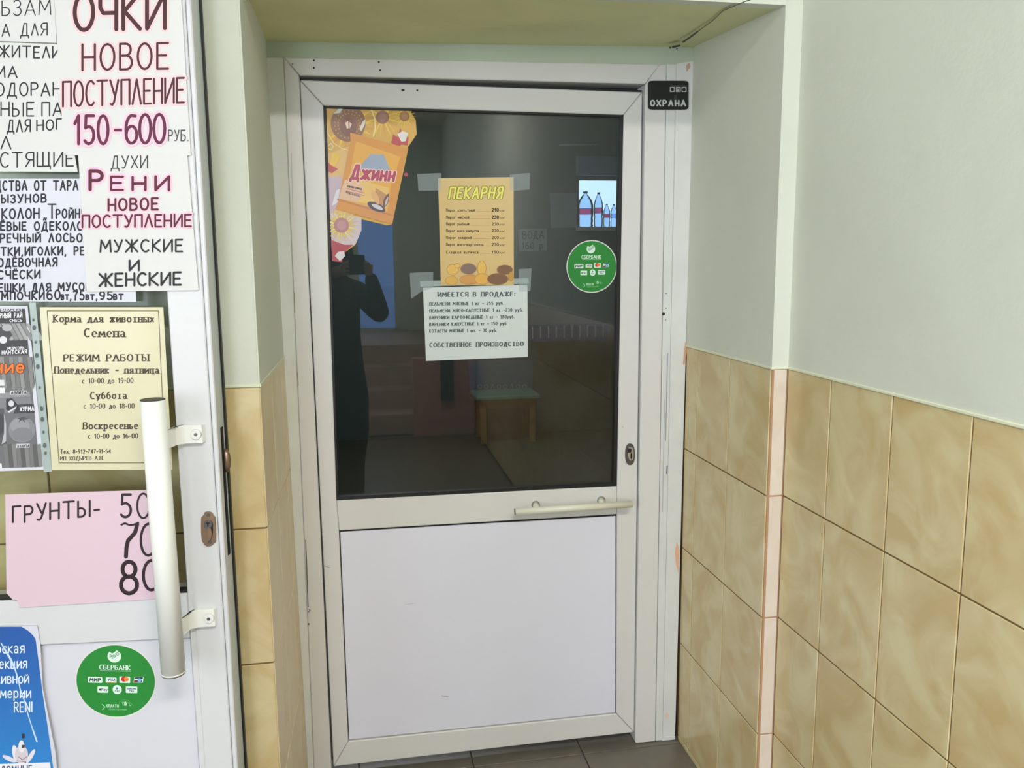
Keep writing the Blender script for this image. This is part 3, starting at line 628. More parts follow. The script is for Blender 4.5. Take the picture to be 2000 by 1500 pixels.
p.poly([(33, 817), (46, 814), (56, 818), (47, 820), (50, 826), (43, 820), (36, 825), (39, 819)], (70, 70, 74)); p.rect(32, 867, 58, 875, (196, 196, 200), -.5); p.lay()
p.poly([(-20, 905), (3, 905), (4, 914), (-20, 915)], (226, 226, 230)); p.lay()
WT = (228, 228, 232)
p.text('БАКЛАЖАН', 2, 608, 42, 607, 4, .9, WT); p.text('РНЫЙ РАЙ', 0, 621, 43, 620, 9, 1.6, WT); p.text('СМЕСЬ', 19, 629, 43, 628, 5, 1, WT); p.text('МОРКОВЬ', 15, 683, 47, 682, 5, 1.1, WT); p.text('НАНТСКАЯ', 4, 692, 52, 690, 7, 1.5, WT)
p.text('ХУРМА', 39, 803, 66, 802, 8, 1.5, WT); p.text('АЭЛИТА', 22, 770, 51, 769, 5.5, 1.2, (50, 50, 54)); p.text('АЭЛИТА', 34, 874, 57, 873.5, 5, 1.1, (60, 60, 64)); p.text('СОРТ', 38, 822, 57, 818, 5, .9, (96, 96, 100))
p.text('ние', -10, 728, 46, 727, 23, 4, (244, 118, 40), halo=(6.4, (110, 44, 20))); p.done('picture', n6)
sv = sheet('punched_strip', D1, [(57, 591), (70, 591), (102, 921), (86, 922)], GO+.0012, M['sleeve']); sv.parent = n6; sv.location = sv.location-n6.location
p = Print(lambda q=0: D1(GO+.0026+q))
for i, (x, y, r) in enumerate(((65, 625, 2.6), (66.5, 640, 4.2), (69.5, 668, 2.6), (71.5, 694, 4.2), (73.5, 716, 4.2), (77, 757, 2.6), (81, 798, 4.2), (82.5, 819, 4.2), (84.5, 844, 2.6), (87, 870, 4.2), (88.5, 885, 2.8))): p.disk(x, y, r*.8, r*1.15, (84, 92, 92), 14)
p.done('punch_hole', n6)['kind'] = 'stuff'
# yellow opening hours
n7, p = notice('opening_hours_sheet', [(77.7, 600), (319, 600), (337, 917), (102, 918)], GO+.0006, M['cream'], 'pale yellow printed opening hours sheet behind the tube handle')
TB = (62, 50, 34)
for a, b in (((92, 607), (309.5, 607)), ((309.5, 607), (323, 904)), ((323, 904), (115.5, 904)), ((115.5, 904), (92, 607))): p.line([a, b], 1.5, (96, 88, 60), False)
for t, x0, y0, x1, y1, h, wd in (('Корма для животных', 105, 629, 300, 629, 13.5, 2.6), ('Семена', 165, 658, 244, 658, 16, 3), ('РЕЖИМ РАБОТЫ', 125, 705.5, 290, 705, 12.8, 2.5), ('Понедельник - пятница', 107, 729, 310, 729, 12.8, 2.5), ('с 10-00 до 19-00', 161, 748.7, 260, 748, 9.6, 1.5), ('Суббота', 177, 779, 247, 778.5, 13, 2.5), ('с 10-00 до 18-00', 164, 798, 262, 797.5, 9.6, 1.5), ('Воскресенье', 163, 838, 269, 837.5, 13, 2.5), ('с 10-00 до 16-00', 172.5, 856.5, 269, 856, 9.4, 1.5), ('Тел. 8-912-747-91-54', 118, 886, 216, 885, 7.5, 1.4), ('ИП ХОДЫРЕВ А.Н.', 118, 899, 202, 898, 7, 1.2)):
    p.text(t, x0, y0, x1, y1, h, wd*1.22, TB, serif=True, gap=.2)
p.done('lettering', n7)
# pink price notice
n8, p = notice('soil_price_notice', [(10.6, 966), (150, 961), (330, 956), (345, 1167), (304, 1169.5), (38, 1186.5), (34, 1172), (25, 1171), (13, 1158)], GO+.0012, M['pink'], 'pink handwritten price notice reading ГРУНТЫ with prices 50, 70 and 80')
PK = (34, 12, 20)
p.text('ГРУНТЫ-', 25, 1020, 194, 1008, 31, 4, PK, jit=.05); p.text('5', 236, 1010, 256, 1010, 44, 5, PK); p.text('0', 268, 1012, 292, 1012, 48, 4, PK)
p.line([(237, 1025), (244, 1022), (254, 1026), (264, 1024), (270, 1021)], 4, PK); p.line([(268, 1024), (264, 1040), (250, 1056), (247, 1070), (246, 1087)], 8, PK); p.text('0', 275, 1086, 305, 1084, 62, 5, PK)
p.text('8', 236, 1159, 268, 1159, 62, 8, PK); p.text('0', 280, 1153, 312, 1152, 58, 6, PK); p.done('lettering', n8)
# blue perfume poster
n9, p = notice('perfume_poster', [(-60, 1222), (73, 1221.5), (79, 1258), (84, 1345), (109, 1471), (116, 1560), (-60, 1560)], GO+.0004, M['paper2'], 'torn blue poster with white letters and a white flower, at the bottom left', kind='poster')
def bl(y):
    f = (y-1220)/300; return tuple(int(a+(b-a)*f) for a, b in zip((28, 82, 160), (44, 134, 206)))
edge = [(1224, 42), (1232, 55), (1245, 69), (1297, 76), (1353, 83), (1432, 95), (1500, 104), (1540, 109)]
for k in range(40):
    ya = 1224+k*8; yb_ = ya+8
    def ex(y):
        for (a, b), (c, e) in zip(edge, edge[1:]):
            if y <= c: return b+(e-b)*(y-a)/(c-a)
        return 109
    p.poly([(-60, ya), (ex(ya), ya), (ex(yb_), yb_), (-60, yb_)], bl(ya))
p.lay(); WB = (222, 232, 244)
for t, x0, y0, x1, y1, h in (('эская', -6, 1276, 47, 1275, 20), ('лекция', -12, 1306, 52, 1304.5, 20), ('ливной', -8, 1335, 56, 1334, 20), ('юмерии', -14, 1363, 60, 1362.5, 20), ('RENI', 28, 1391, 63, 1390, 19)):
    p.text(t, x0, y0, x1, y1, h, 2.2, WB, gap=.16)
p.lay()
for a, b, wd in (((2, 1256), (9, 1268), 2.4), ((9, 1268), (21, 1288), 4), ((21, 1288), (29, 1306), 4), ((29, 1306), (35, 1325), 2.6), ((35, 1325), (39, 1345), 2), ((39, 1345), (47, 1367), 2.4), ((47, 1367), (56, 1400), 2), ((56, 1400), (64, 1425), 2), ((64, 1425), (72, 1448), 3)): p.line([a, b], wd, (190, 216, 240))
for x, y, rx, ry, an, c in ((18, 1482, 14, 6, 20, (214, 214, 226)), (30, 1472, 6, 17, 8, (224, 222, 232)), (60, 1477, 7, 15, -25, (222, 218, 228)), (42, 1474, 13, 18, 0, (206, 198, 206)), (42, 1458, 6, 12, 0, (228, 222, 228))):
    a_ = math.radians(an); p.lay(); p.poly([(x+rx*math.cos(t)*math.cos(a_)+ry*math.sin(t)*math.sin(a_), y-rx*math.cos(t)*math.sin(a_)*-1+ry*math.sin(t)*math.cos(a_)) for t in [2*math.pi*i/20 for i in range(20)]], c)
p.lay(); p.rect(42.5, 1433, 48, 1442, (46, 40, 44)); p.rect(42, 1455, 48, 1461, (70, 62, 66)); p.line([(36, 1478), (44, 1484), (52, 1478)], 1.4, (130, 110, 120)); p.line([(34, 1486), (50, 1488)], 1.2, (130, 110, 120)); p.lay(); p.poly([(-60, 1494), (98, 1489), (104, 1560), (-60, 1560)], (232, 232, 238)); p.lay()
p.text('ДОМНЫЕ', 2, 1512, 62, 1510, 15, 2, (50, 56, 90)); p.done('picture', n9)

# ================================================================== ROUND STICKERS
def sticker(name, plane, cx, cy, rx, ry, rot, off, label):
    V_ = lambda x, y: (x, y)
    def N(x, y):    # design coordinates -> photo plane coordinates
        a, b = (x-900)/745, (y-752)/677
        return (cx+rx*a, cy+ry*b+rot*a)
    n = 56
    pts = [U(*N(900+745*math.cos(2*math.pi*i/n), 752+677*math.sin(2*math.pi*i/n)), plane(off)) for i in range(n)]
    o = slab(name, pts, plane(0)[1]*.0003, M['pvc']); tag(o, label, 'sticker', 'round green bank stickers')
    p = Print(lambda q=0: plane(off+q), .0004)
    def pl(pts, c): p.poly([N(x, y) for x, y in pts], c)
    def dk(x, y, r, c, m=22, ry_=None): pl([(x+r*math.cos(2*math.pi*i/m), y+(ry_ or r)*math.sin(2*math.pi*i/m)) for i in range(m)], c)
    def rc(x0, y0, x1, y1, c, r=10): pl([(x0+r, y0), (x1-r, y0), (x1, y0+r), (x1, y1-r), (x1-r, y1), (x0+r, y1), (x0, y1-r), (x0, y0+r)], c)
    k = rx/745
    def tx(t, x0, y, x1, h, wd, c, **kw):
        a, b = N(x0, y), N(x1, y); p.text(t, a[0], a[1], b[0], b[1], h*ry/677, wd*k, c, **kw)
    pl([(900+718*math.cos(2*math.pi*i/n), 752+652*math.sin(2*math.pi*i/n)) for i in range(n)], (26, 130, 44)); p.lay()
    WH = (214, 238, 220)
    pl([(875+125*math.cos(math.radians(t)), 300+115*math.sin(math.radians(t))) for t in range(-40, 230, 12)]+[(830, 250), (870, 235), (915, 190)], WH); p.lay()
    for j in range(3):
        p.line([N(785, 270+j*26), N(840, 290+j*26), N(960, 215+j*26)], 11*k, (60, 120, 90), False)
    tx('СБЕРБАНК', 605, 545, 1165, 78, 17, WH, serif=rx > 60); p.line([N(612, 572), N(1178, 566)], 8*k, WH, False)
    rc(390, 687, 655, 795, WH); rc(718, 690, 915, 790, WH); rc(967, 668, 1165, 785, WH); pl([(1245, 668), (1412, 664), (1395, 770), (1222, 778)], WH)
    rc(567, 857, 765, 973, WH); dk(927, 910, 84, WH); rc(1085, 845, 1295, 965, WH); p.lay()
    tx('МИР', 425, 765, 615, 50, 20, (40, 70, 70), slant=.15); tx('VISA', 755, 752, 885, 42, 12, (50, 60, 140), slant=.2); pl([(735, 775), (900, 775), (895, 790), (735, 790)], (214, 160, 60))
    dk(1048, 715, 50, (200, 40, 30)); p.lay(); dk(1096, 715, 42, (240, 130, 60))
    pl([(1252, 674), (1400, 670), (1396, 700), (1300, 702), (1248, 700)], (22, 40, 60)); pl([(1236, 735), (1290, 725), (1280, 775), (1228, 775)], (140, 40, 40)); p.lay(); pl([(1290, 725), (1385, 715), (1378, 765), (1282, 770)], (30, 70, 130)); p.lay(); dk(1335, 725, 35, (130, 180, 220))
    dk(612, 916, 18, (24, 24, 60)); tx('Pay', 640, 934, 745, 44, 9, (60, 50, 110)); dk(925, 886, 20, (70, 110, 140)); tx('РАУ', 890, 948, 970, 26, 7, (90, 130, 140)); tx('SAMSUNG'.replace('M', 'М').replace('U', 'У').replace('G', 'С'), 1108, 898, 1275, 26, 7, (60, 60, 120)); tx('Pay', 1148, 940, 1232, 30, 7, (60, 60, 120))
    LG = (170, 220, 176)
    p.line([N(648, 1185), N(705, 1232), N(655, 1285)], 14*k, LG, False); tx('ОПЛАТИ', 738, 1236, 950, 52, 13, LG); tx('ОДНИМ КАСАНИЕМ', 775, 1286, 1100, 28, 6, (110, 190, 120))
    p.line([N(1070+105*math.cos(math.radians(t)), 1165+75*math.sin(math.radians(t))) for t in range(170, 330, 15)], 6*k, (80, 180, 96), False)
    for j in range(3): p.line([N(1030+j*30+10*math.sin(t), 1165+t*28) for t in (-1.2, -.6, 0, .6, 1.2)], 11*k, LG, False)
    pl([(1060, 1130), (1085, 1120), (1105, 1160), (1090, 1200), (1050, 1195)], LG); p.line([N(1120, 1140), N(1150, 1160), N(1145, 1190), N(1180, 1205)], 8*k, LG, False); p.line([N(1150, 1130), N(1220, 1195)], 7*k, (100, 190, 110), False)
    p.done('print', o); return o
sticker('payment_sticker', lambda q=0: D1(q-.007), 226, 1330, 79.5, 72.3, 2, .0003, 'round green bank sticker on the lower panel of the shop door')
sticker('payment_sticker', lambda q=0: D2(q-.010), 1155.8, 520.5, 49.6, 51.5, -.5, .0003, 'round green bank sticker on the dark glass near its right edge')

# ================================================================== SHEETS AND STICKERS ON THE BAKERY DOOR
GL = lambda q=0: D2(q-.010)
# sunflower seed decal
dc = sheet('sunflower_decal', GL, [(637, 211), (800, 215), (812, 235), (814, 262), (790, 285), (797, 292), (766, 438), (756, 440), (705, 428), (706, 450), (694, 478), (672, 494), (668, 512), (649, 510)], .0003, mat('decal_base', (214, 170, 60), .4), .0003)
tag(dc, 'orange sunflower decal with a seed packet in the upper left of the dark glass', 'sticker')
p = Print(lambda q=0: GL(.0003+q), .0004)
p.poly([(637, 211), (800, 215), (812, 235), (814, 262), (795, 290), (640, 330)], (212, 164, 58)); p.poly([(639, 300), (700, 280), (690, 425), (645, 420)], (222, 180, 110)); p.poly([(645, 415), (706, 425), (706, 450), (694, 478), (648, 490)], (206, 190, 196)); p.poly([(646, 468), (672, 478), (690, 478), (672, 494), (668, 512), (649, 510)], (170, 50, 54)); p.lay()
p.poly([(640, 345), (668, 345), (660, 405), (644, 420)], (196, 174, 190)); p.poly([(657, 372), (664, 368), (660, 395), (648, 402)], (220, 220, 232)); p.lay()
def flower(x, y, r, rr, n, pc, cc, c2, clip=None):
    for k in range(n):
        a = 2*math.pi*k/n; b = a+.22
        p.poly([(x+rr*.8*math.cos(a-.16), y+rr*.8*math.sin(a-.16)), (x+r*math.cos(a), y+r*math.sin(a)), (x+rr*.8*math.cos(a+.16), y+rr*.8*math.sin(a+.16))], pc[k % len(pc)])
    p.lay(); p.disk(x, y, rr, rr, cc); p.lay(); p.disk(x, y, rr*.62, rr*.62, c2); p.lay()
flower(747, 229, 44, 13, 22, ((230, 180, 30), (240, 204, 50), (212, 150, 30)), (142, 96, 70), (158, 112, 92)); flower(790, 227, 24, 10, 20, ((226, 190, 20), (236, 210, 40)), (164, 110, 54), (178, 124, 76))
p.poly([(764, 278), (768, 262), (776, 268), (782, 250), (786, 262), (798, 268), (796, 284), (784, 282), (776, 290), (768, 284)], (184, 50, 52)); p.lay(); p.poly([(776, 262), (786, 256), (797, 260), (792, 276), (784, 277)], (224, 220, 220)); p.lay()
for k in range(26):
    a = 2*math.pi*k/26; x, y = 680, 240; r = 52
    if x+r*math.cos(a) < 638 or y+r*math.sin(a) < 212: continue
    p.poly([(x+30*math.cos(a-.13), y+30*math.sin(a-.13)), (x+r*math.cos(a), y+r*math.sin(a)), (x+30*math.cos(a+.13), y+30*math.sin(a+.13))], ((236, 192, 40), (214, 150, 30))[k % 2])
p.lay(); p.poly([(680+34*math.cos(math.radians(t)), max(212, 241+36*math.sin(math.radians(t)))) for t in range(0, 360, 12)], (136, 88, 50)); p.lay()
for k in range(22):
    a = 2*math.pi*k/22
    for r0 in (21, 27):
        X, Y = 681+r0*math.cos(a+r0), 243+r0*math.sin(a+r0)
        if Y > 215: p.disk(X, Y, 1.5, 1.5, (196, 150, 90), 6)
p.lay(); p.disk(680, 248, 17, 18, (120, 66, 44)); p.lay(); p.poly([(674, 240), (680, 236), (681, 250), (678, 252)], (232, 206, 190)); p.poly([(682, 238), (687, 242), (683, 252)], (232, 206, 190))
p.poly([(702, 252), (708, 238), (714, 232), (713, 242), (706, 256)], (224, 222, 206)); p.poly([(651, 222), (660, 213), (670, 211), (664, 221)], (214, 216, 206)); p.lay()
p.line([(725+4*0, 213), (732, 232), (733, 250), (729, 266)], 2.4, (240, 224, 150)); p.line([(638, 240), (641, 262), (652, 280), (668, 290), (682, 294)], 1.8, (238, 214, 130)); p.line([(641, 285), (646, 280), (651, 286), (647, 293), (642, 290)], 2, (226, 210, 160))
p.poly([(642, 330), (648, 300), (660, 296), (664, 306), (658, 322), (648, 330)], (232, 190, 56)); p.poly([(639, 314), (646, 322), (660, 330), (648, 338), (640, 334)], (186, 60, 64)); p.lay()
flower(667, 440, 36, 15, 24, ((232, 206, 60), (238, 216, 80), (226, 188, 52)), (176, 120, 118), (190, 138, 140))
p.poly([(654, 500), (660, 492), (672, 490), (674, 500), (664, 510)], (222, 214, 218)); p.lay()
# the packet
PK4 = [(684, 259), (798, 290), (766, 438), (655, 408)]
def PQ(u, v):
    a, b, c, d = PK4; return ((a[0]*(1-u)+b[0]*u)*(1-v)+(d[0]*(1-u)+c[0]*u)*v, (a[1]*(1-u)+b[1]*u)*(1-v)+(d[1]*(1-u)+c[1]*u)*v)
p.poly([PQ(0, 0), PQ(1, 0), PQ(.97, .12), PQ(1, 1), PQ(0, 1), PQ(.03, .88), PQ(.03, .1)], (214, 142, 30)); p.lay()
p.poly([PQ(.12, .09), PQ(.9, .13), PQ(.84, .5), PQ(.88, .86), PQ(.06, .86), PQ(.13, .5)], (228, 168, 46)); p.poly([PQ(0, .86), PQ(1, .88), PQ(1, .9), PQ(0, .885)], (196, 120, 40)); p.lay()
p.poly([PQ(.14, .55), PQ(.82, .56), PQ(.84, .82), PQ(.1, .84)], (232, 190, 96)); p.poly([PQ(.06, .6), PQ(.4, .6), PQ(.36, .84), PQ(.02, .86)], (226, 184, 150)); p.lay()
p.poly([PQ(.27, .38), PQ(.4, .2), PQ(.62, .16), PQ(.8, .36), PQ(.8, .45), PQ(.25, .44)], (150, 166, 190)); p.lay()   # plain blue cloud stands where the mascot was
p.text('Джинн', 685, 348, 768, 353, 25, 5.6, (176, 34, 74), slant=.2, halo=(8.5, (240, 216, 206)), gap=.16)
p.text('жареные семечки', 679, 365, 706, 371, 4.5, 1, (80, 30, 30)); p.line([(677, 368), (712, 377)], 1, (180, 80, 110)); p.line([(676, 373), (712, 382)], 1, (180, 80, 110)); p.text('подсолнуха', 676, 377, 704, 385, 4.5, 1, (80, 30, 30)); p.lay()
p.poly([PQ(.6, .6), PQ(.84, .66), PQ(.82, .84), PQ(.62, .8)], (196, 140, 66)); p.lay()
sd = lambda cx, cy, a, L, Wd: [(cx+L*math.cos(t)*math.cos(a)-Wd*math.sin(t)*math.sin(a)*abs(math.sin(t)), cy+L*math.cos(t)*math.sin(a)+Wd*math.sin(t)*math.cos(a)) for t in [2*math.pi*i/18 for i in range(18)]]
p.poly(sd(735, 404, .4, 19, 8), (70, 50, 44)); p.lay(); p.poly(sd(737, 404, .4, 12, 4), (206, 200, 206)); p.poly(sd(754, 392, 1.9, 15, 5), (90, 54, 34)); p.lay(); p.poly(sd(755, 393, 1.9, 10, 2.2), (206, 190, 176)); p.poly(sd(733, 385, 1.1, 16, 6), (226, 170, 100)); p.lay()
p.disk(793, 341, 4, 4, (170, 40, 60), 10); p.done('picture', dc, M['inkg'])
# security sign
sg = oval('security_sign', (1305.2, 186), 41.3, 29.8, lambda q=0: PLY(-q), .0008, .0006, mat('sign_rim', (200, 202, 196), .4), None, 12, 48)
tag(sg, 'small black sign reading ОХРАНА on the frame above the door on the right', 'sign')
p = Print(lambda q=0: PLY(-.0008-q), .0008)
pts = []
for k in range(48):
    a = 2*math.pi*k/48; ca, sa = math.cos(a), math.sin(a)
    pts.append((1305.2+39.8*math.copysign(abs(ca)**(2/12), ca), 186+28.3*math.copysign(abs(sa)**(2/12), sa)))
p.poly(pts, (10, 14, 10)); p.lay(); SW = (196, 200, 196)
p.text('ОХРАНА', 1271, 206.6, 1338.5, 206.6, 10.4, 3.0, SW, gap=.3); p.line([(1318.5, 186), (1318, 196)], 1, (110, 112, 108)); p.line([(1321.5, 185), (1321.5, 195)], .8, (90, 92, 88))
for x in (1308.3, 1320, 1331.3): p.rect(x, 169.6, x+9.6, 179.8, (178, 180, 176))
p.line([(1309, 167.2), (1341, 167.2)], .8, (84, 86, 82)); p.lay(); p.disk(1313.1, 174.6, 3.4, 3.7, (16, 18, 14)); p.disk(1336, 174.8, 3.4, 3.7, (16, 18, 14)); p.line([(1321, 174), (1327, 172.5), (1326.5, 177), (1329, 179)], 1.4, (20, 22, 18)); p.done('lettering', sg)
# bakery price list
bj, p = notice('bakery_price_list', [(855.5, 348), (1003, 346), (1003.5, 557), (861, 557)], .0032, mat('orange_print_sheet', (208, 178, 114), .3, coat=.6, bump=.25, bscale=14), 'orange printed bakery price list headed ПЕКАРНЯ with pastries along its foot', dd=GL, base=.0008)
p.text('ПЕКАРНЯ', 877, 387.5, 979, 386.5, 21, 3.6, (232, 226, 110), slant=.18, halo=(6.4, (138, 134, 50)), gap=.26); TD = (104, 84, 56)
for t, x1, y, pr, b in (('Пирог капустный', 927, 413, '210', 1), ('Пирог мясной', 916, 427, '230', 1), ('Пирог рыбный', 916, 440, '230', 0), ('Пирог мясо-капуста', 935, 453, '230', 0), ('Пирог сладкий', 921, 466.5, '200', 0), ('Пирог мясо-картофель', 944, 480, '230', 0), ('Сладкая выпечка', 934, 495, '150', 0)):
    p.text(t, 871.5, y, x1, y, 5, 1.1, TD); p.line([(x1+3, y), (958, y)], .5, (160, 134, 90), False); p.text(pr, 961, y, 973.5, y, 6 if b else 5, 1.7 if b else 1.1, (70, 56, 44)); p.text('р/кг', 976, y, 986, y, 3.6, .7, TD)
p.lay()
YL = (222, 180, 92); 
for x, y, rx, ry, c in ((884, 527, 11, 10, YL), (893, 519, 5, 4, YL), (882, 548, 12, 8, (214, 170, 84)), (915, 525, 15, 10, (128, 108, 96)), (918, 546, 20, 9, (204, 150, 84)), (941, 524, 8, 14, YL), (942, 545, 14, 10, (220, 170, 80)), (986, 527, 15, 9, (126, 92, 66)), (972, 545, 20, 12, (124, 90, 66)), (998, 540, 4, 9, (196, 150, 70))):
    p.disk(x, y, rx+.8, min(ry+.8, 556.5-y), (176, 128, 60)); p.lay(); p.disk(x, y, rx, min(ry, 556-y), c); p.lay()
p.done('lettering', bj)
bk, p = notice('frozen_food_notice', [(826, 562), (1030, 556), (1031, 697), (832, 705)], .0012, mat('mint_white_sheet', (206, 215, 214), .3, coat=.6, bump=.25, bscale=14), 'pale printed notice in a clear sleeve beneath the orange price list', dd=GL, base=.0008)
TG = (72, 84, 84)
for t, x0, y0, x1, y1, h, wd in (('ИМЕЕТСЯ В ПРОДАЖЕ:', 855.5, 579.5, 1006, 578.5, 8.6, 2), ('ПЕЛЬМЕНИ МЯСНЫЕ 1 кг - 255 руб.', 839, 596.5, 984, 595, 5.8, 1.3), ('ПЕЛЬМЕНИ МЯСО-КАПУСТНЫЕ 1 кг -230 руб.', 839, 610, 1021, 608, 5.8, 1.3), ('ВАРЕНИКИ КАРТОФЕЛЬНЫЕ 1 кг - 180руб.', 839, 623.5, 1005, 621.5, 5.8, 1.3), ('ВАРЕНИКИ КАПУСТНЫЕ 1 кг - 150 руб.', 839, 636.5, 991, 634.5, 5.8, 1.3), ('КОТЛЕТЫ МЯСНЫЕ 1 шт. - 30 руб.', 839, 649.5, 970, 648, 5.8, 1.3), ('СОБСТВЕННОЕ ПРОИЗВОДСТВО', 839.5, 678, 1022, 675.5, 8, 2)):
    p.text(t, x0, y0, x1, y1, h, wd*1.2, TG, serif=True, gap=.24)
p.done('lettering', bk)
def tchild(name, par, plane, px, off, m, th=.0004):
    o = sheet(name, plane, px, off, m, th); o.parent = par; o.location = o.location-par.location; return o
tchild('sleeve_strip', bk, GL, [(820, 549), (1032, 543), (1033, 554), (821, 560)], .001, M['sleeve'])
tchild('tape', bk, GL, [(800, 533), (846, 531), (846, 562), (822, 570), (803, 584)], .0022, M['tape']); tchild('tape', bk, GL, [(1012, 526), (1038, 524), (1036, 568), (1014, 570)], .0024, M['tape'])
tchild('tape', bj, GL, [(815, 340), (862, 338), (862, 372), (817, 373)], .0042, M['tape']); tchild('tape', bj, GL, [(995, 341), (1035, 338), (1034, 370), (996, 374)], .0042, M['tape'])
# ================================================================== THE BAKERY ROOM BEHIND THE GLASS
s0 = U(986, 868, PLZ(ZF)); YB = s0.y+.44; XA, XZ = -1.7, 1.9; ZI = 2.75
wi = struct('wall_back', 'dim back wall of the bakery room seen through the glass', 'wall')
V = []; F = []
ba, bb = U(1129, 346, PLY(YB)), U(1250, 444, PLY(YB))
wall_with_holes(YB, YB+.12, XA, XZ, ZF-.05, ZI, [(ba.x, bb.x, bb.z, ba.z)])
mk('masonry', V, F, M['inwall'], wi); V = []; F = []
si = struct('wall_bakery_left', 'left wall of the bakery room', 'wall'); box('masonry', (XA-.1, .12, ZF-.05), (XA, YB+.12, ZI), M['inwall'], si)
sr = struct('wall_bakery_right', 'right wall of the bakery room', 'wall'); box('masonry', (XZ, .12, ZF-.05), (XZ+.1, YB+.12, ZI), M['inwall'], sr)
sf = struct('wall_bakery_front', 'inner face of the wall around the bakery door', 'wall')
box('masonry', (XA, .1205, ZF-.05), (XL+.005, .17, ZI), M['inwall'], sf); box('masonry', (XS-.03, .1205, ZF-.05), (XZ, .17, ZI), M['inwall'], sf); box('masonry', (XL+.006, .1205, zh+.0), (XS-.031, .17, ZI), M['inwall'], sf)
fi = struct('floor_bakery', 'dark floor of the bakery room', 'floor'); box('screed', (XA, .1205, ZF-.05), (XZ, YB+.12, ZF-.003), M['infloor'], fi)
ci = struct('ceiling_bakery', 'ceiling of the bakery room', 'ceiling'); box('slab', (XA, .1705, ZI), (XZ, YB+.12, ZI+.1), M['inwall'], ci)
area('bakery_fill_light', (-.2, 3.1, ZI-.03), (0, 0, 0), .9, .2, 26, (.9, .95, 1))  # added fill, lifts the otherwise very dark bakery room
tag(box('bakery_fill_housing', (-.66, 2.98, ZI-.025), (.26, 3.22, ZI-.002), M['yellow']), 'added lamp housing on the bakery ceiling, put in to brighten the room', 'lamp')  # unseen housing added to go with the bakery fill
w4 = struct('window_3', 'small bright window with bottles on its sill, seen through the dark glass', 'window', ((ba.x+bb.x)/2, YB, bb.z))
box('sill', (ba.x-.02, YB-.16, bb.z-.03), (bb.x+.02, YB+.02, bb.z), M['pvc'], w4, bev=.003)
for q in ((ba.x, bb.z, ba.x+.02, ba.z), (ba.x, ba.z-.02, bb.x, ba.z)): box('frame', (q[0], YB+.04, q[1]), (q[2], YB+.08, q[3]), M['pvc'], w4)
box('pane', (ba.x+.02, YB+.055, bb.z), (bb.x, YB+.06, ba.z-.02), M['glass1'], w4)
hz = U(1129, 306, PLY(YB)).z
box('blind_box', (ba.x-.02, YB-.06, ba.z+.01), (bb.x+.02, YB-.002, hz), mat('pale_blue_blind', (150, 158, 200), .6), w4, bev=.003)
l = area('window_3_daylight', ((ba.x+bb.x)/2, YB+.125, (ba.z+bb.z)/2), (math.radians(-90), 0, 0), bb.x-ba.x, ba.z-bb.z, 1, (.8, .9, 1)); l.data.cycles.is_portal = True
# bottles on the sill
def bottle(px0, px1, ytop, ybot, label, kind):
    a = U((px0+px1)/2, ybot, PLY(YB-.07)); r = abs(U(px1, ybot, PLY(YB-.07)).x-U(px0, ybot, PLY(YB-.07)).x)/2; H = U(px0, ytop, PLY(YB-.07)).z-a.z
    t = empty('bottle', (a.x, YB-.07, bb.z)); c = (a.x, YB-.07, bb.z+.001)
    if kind == 0: prof = [(r*.9, 0), (r, .03*H), (r*.93, .1*H), (r, .17*H), (r*.93, .24*H), (r, .31*H), (r, .62*H), (r*.85, .74*H), (r*.45, .88*H), (r*.2, .93*H), (r*.2, .96*H)]
    else: prof = [(r*.85, 0), (r, .03*H), (r, .25*H), (r*.9, .3*H), (r, .35*H), (r, .68*H), (r*.7, .82*H), (r*.32, .92*H), (r*.3, .96*H)]
    lathe('body', c, prof, M['bottle'], t, 18); lathe('cap', (c[0], c[1], c[2]+.955*H), [(r*.3, 0), (r*.3, .05*H)], M['capb'], t, 12)
    lathe('label_band', c, [(r*1.02, .36*H), (r*1.02, .52*H)] if kind == 0 else [(r*1.03, .4*H), (r*1.03, .56*H)], M['labr'] if kind != 2 else M['bottle'], t, 18)
    tag(t, label, 'bottle', 'bottles on the bakery window sill')
bottle(1128, 1158, 375, 444, 'large five litre water bottle, leftmost on the bright sill', 0); bottle(1160, 1177, 377, 444, 'tall thin bottle second from the left on the bright sill', 1)
bottle(1178.5, 1191, 399, 444, 'small bottle third from the left on the bright sill', 1); bottle(1192.5, 1205, 400, 444, 'small bottle with white band, fourth on the bright sill', 2)
BW = lambda q=0: PLY(YB-q)
def wnote(name, px, m, label, cat='notice', off=.002):
    o = sheet(name, BW, px, off, m, .001); tag(o, label, cat); return o, Print(lambda q=0: PLY(YB-off-q), .0016)
DP = mat('dim_paper', (190, 196, 192), .8)
o, p = wnote('wall_note', [(1012, 448), (1068, 446), (1068, 489), (1014, 491)], DP, 'handwritten note inside the bakery, right of the orange price list')
p.text('ВОДА', 1021, 466, 1062, 465, 14, 2, (70, 76, 76)); p.text('160 р', 1020, 486, 1060, 485, 12, 1.8, (80, 86, 86)); p.done('lettering', o)
wnote('wall_poster', [(1074, 378), (1126, 376), (1127, 444), (1076, 445)], DP, 'pale poster on the bakery wall just left of the bright window', 'poster')
wnote('wall_note', [(1080, 572), (1118, 572), (1118, 592), (1080, 594)], mat('grey_blue_paper', (110, 124, 132), .8), 'small grey blue card inside the bakery, below the green sticker')
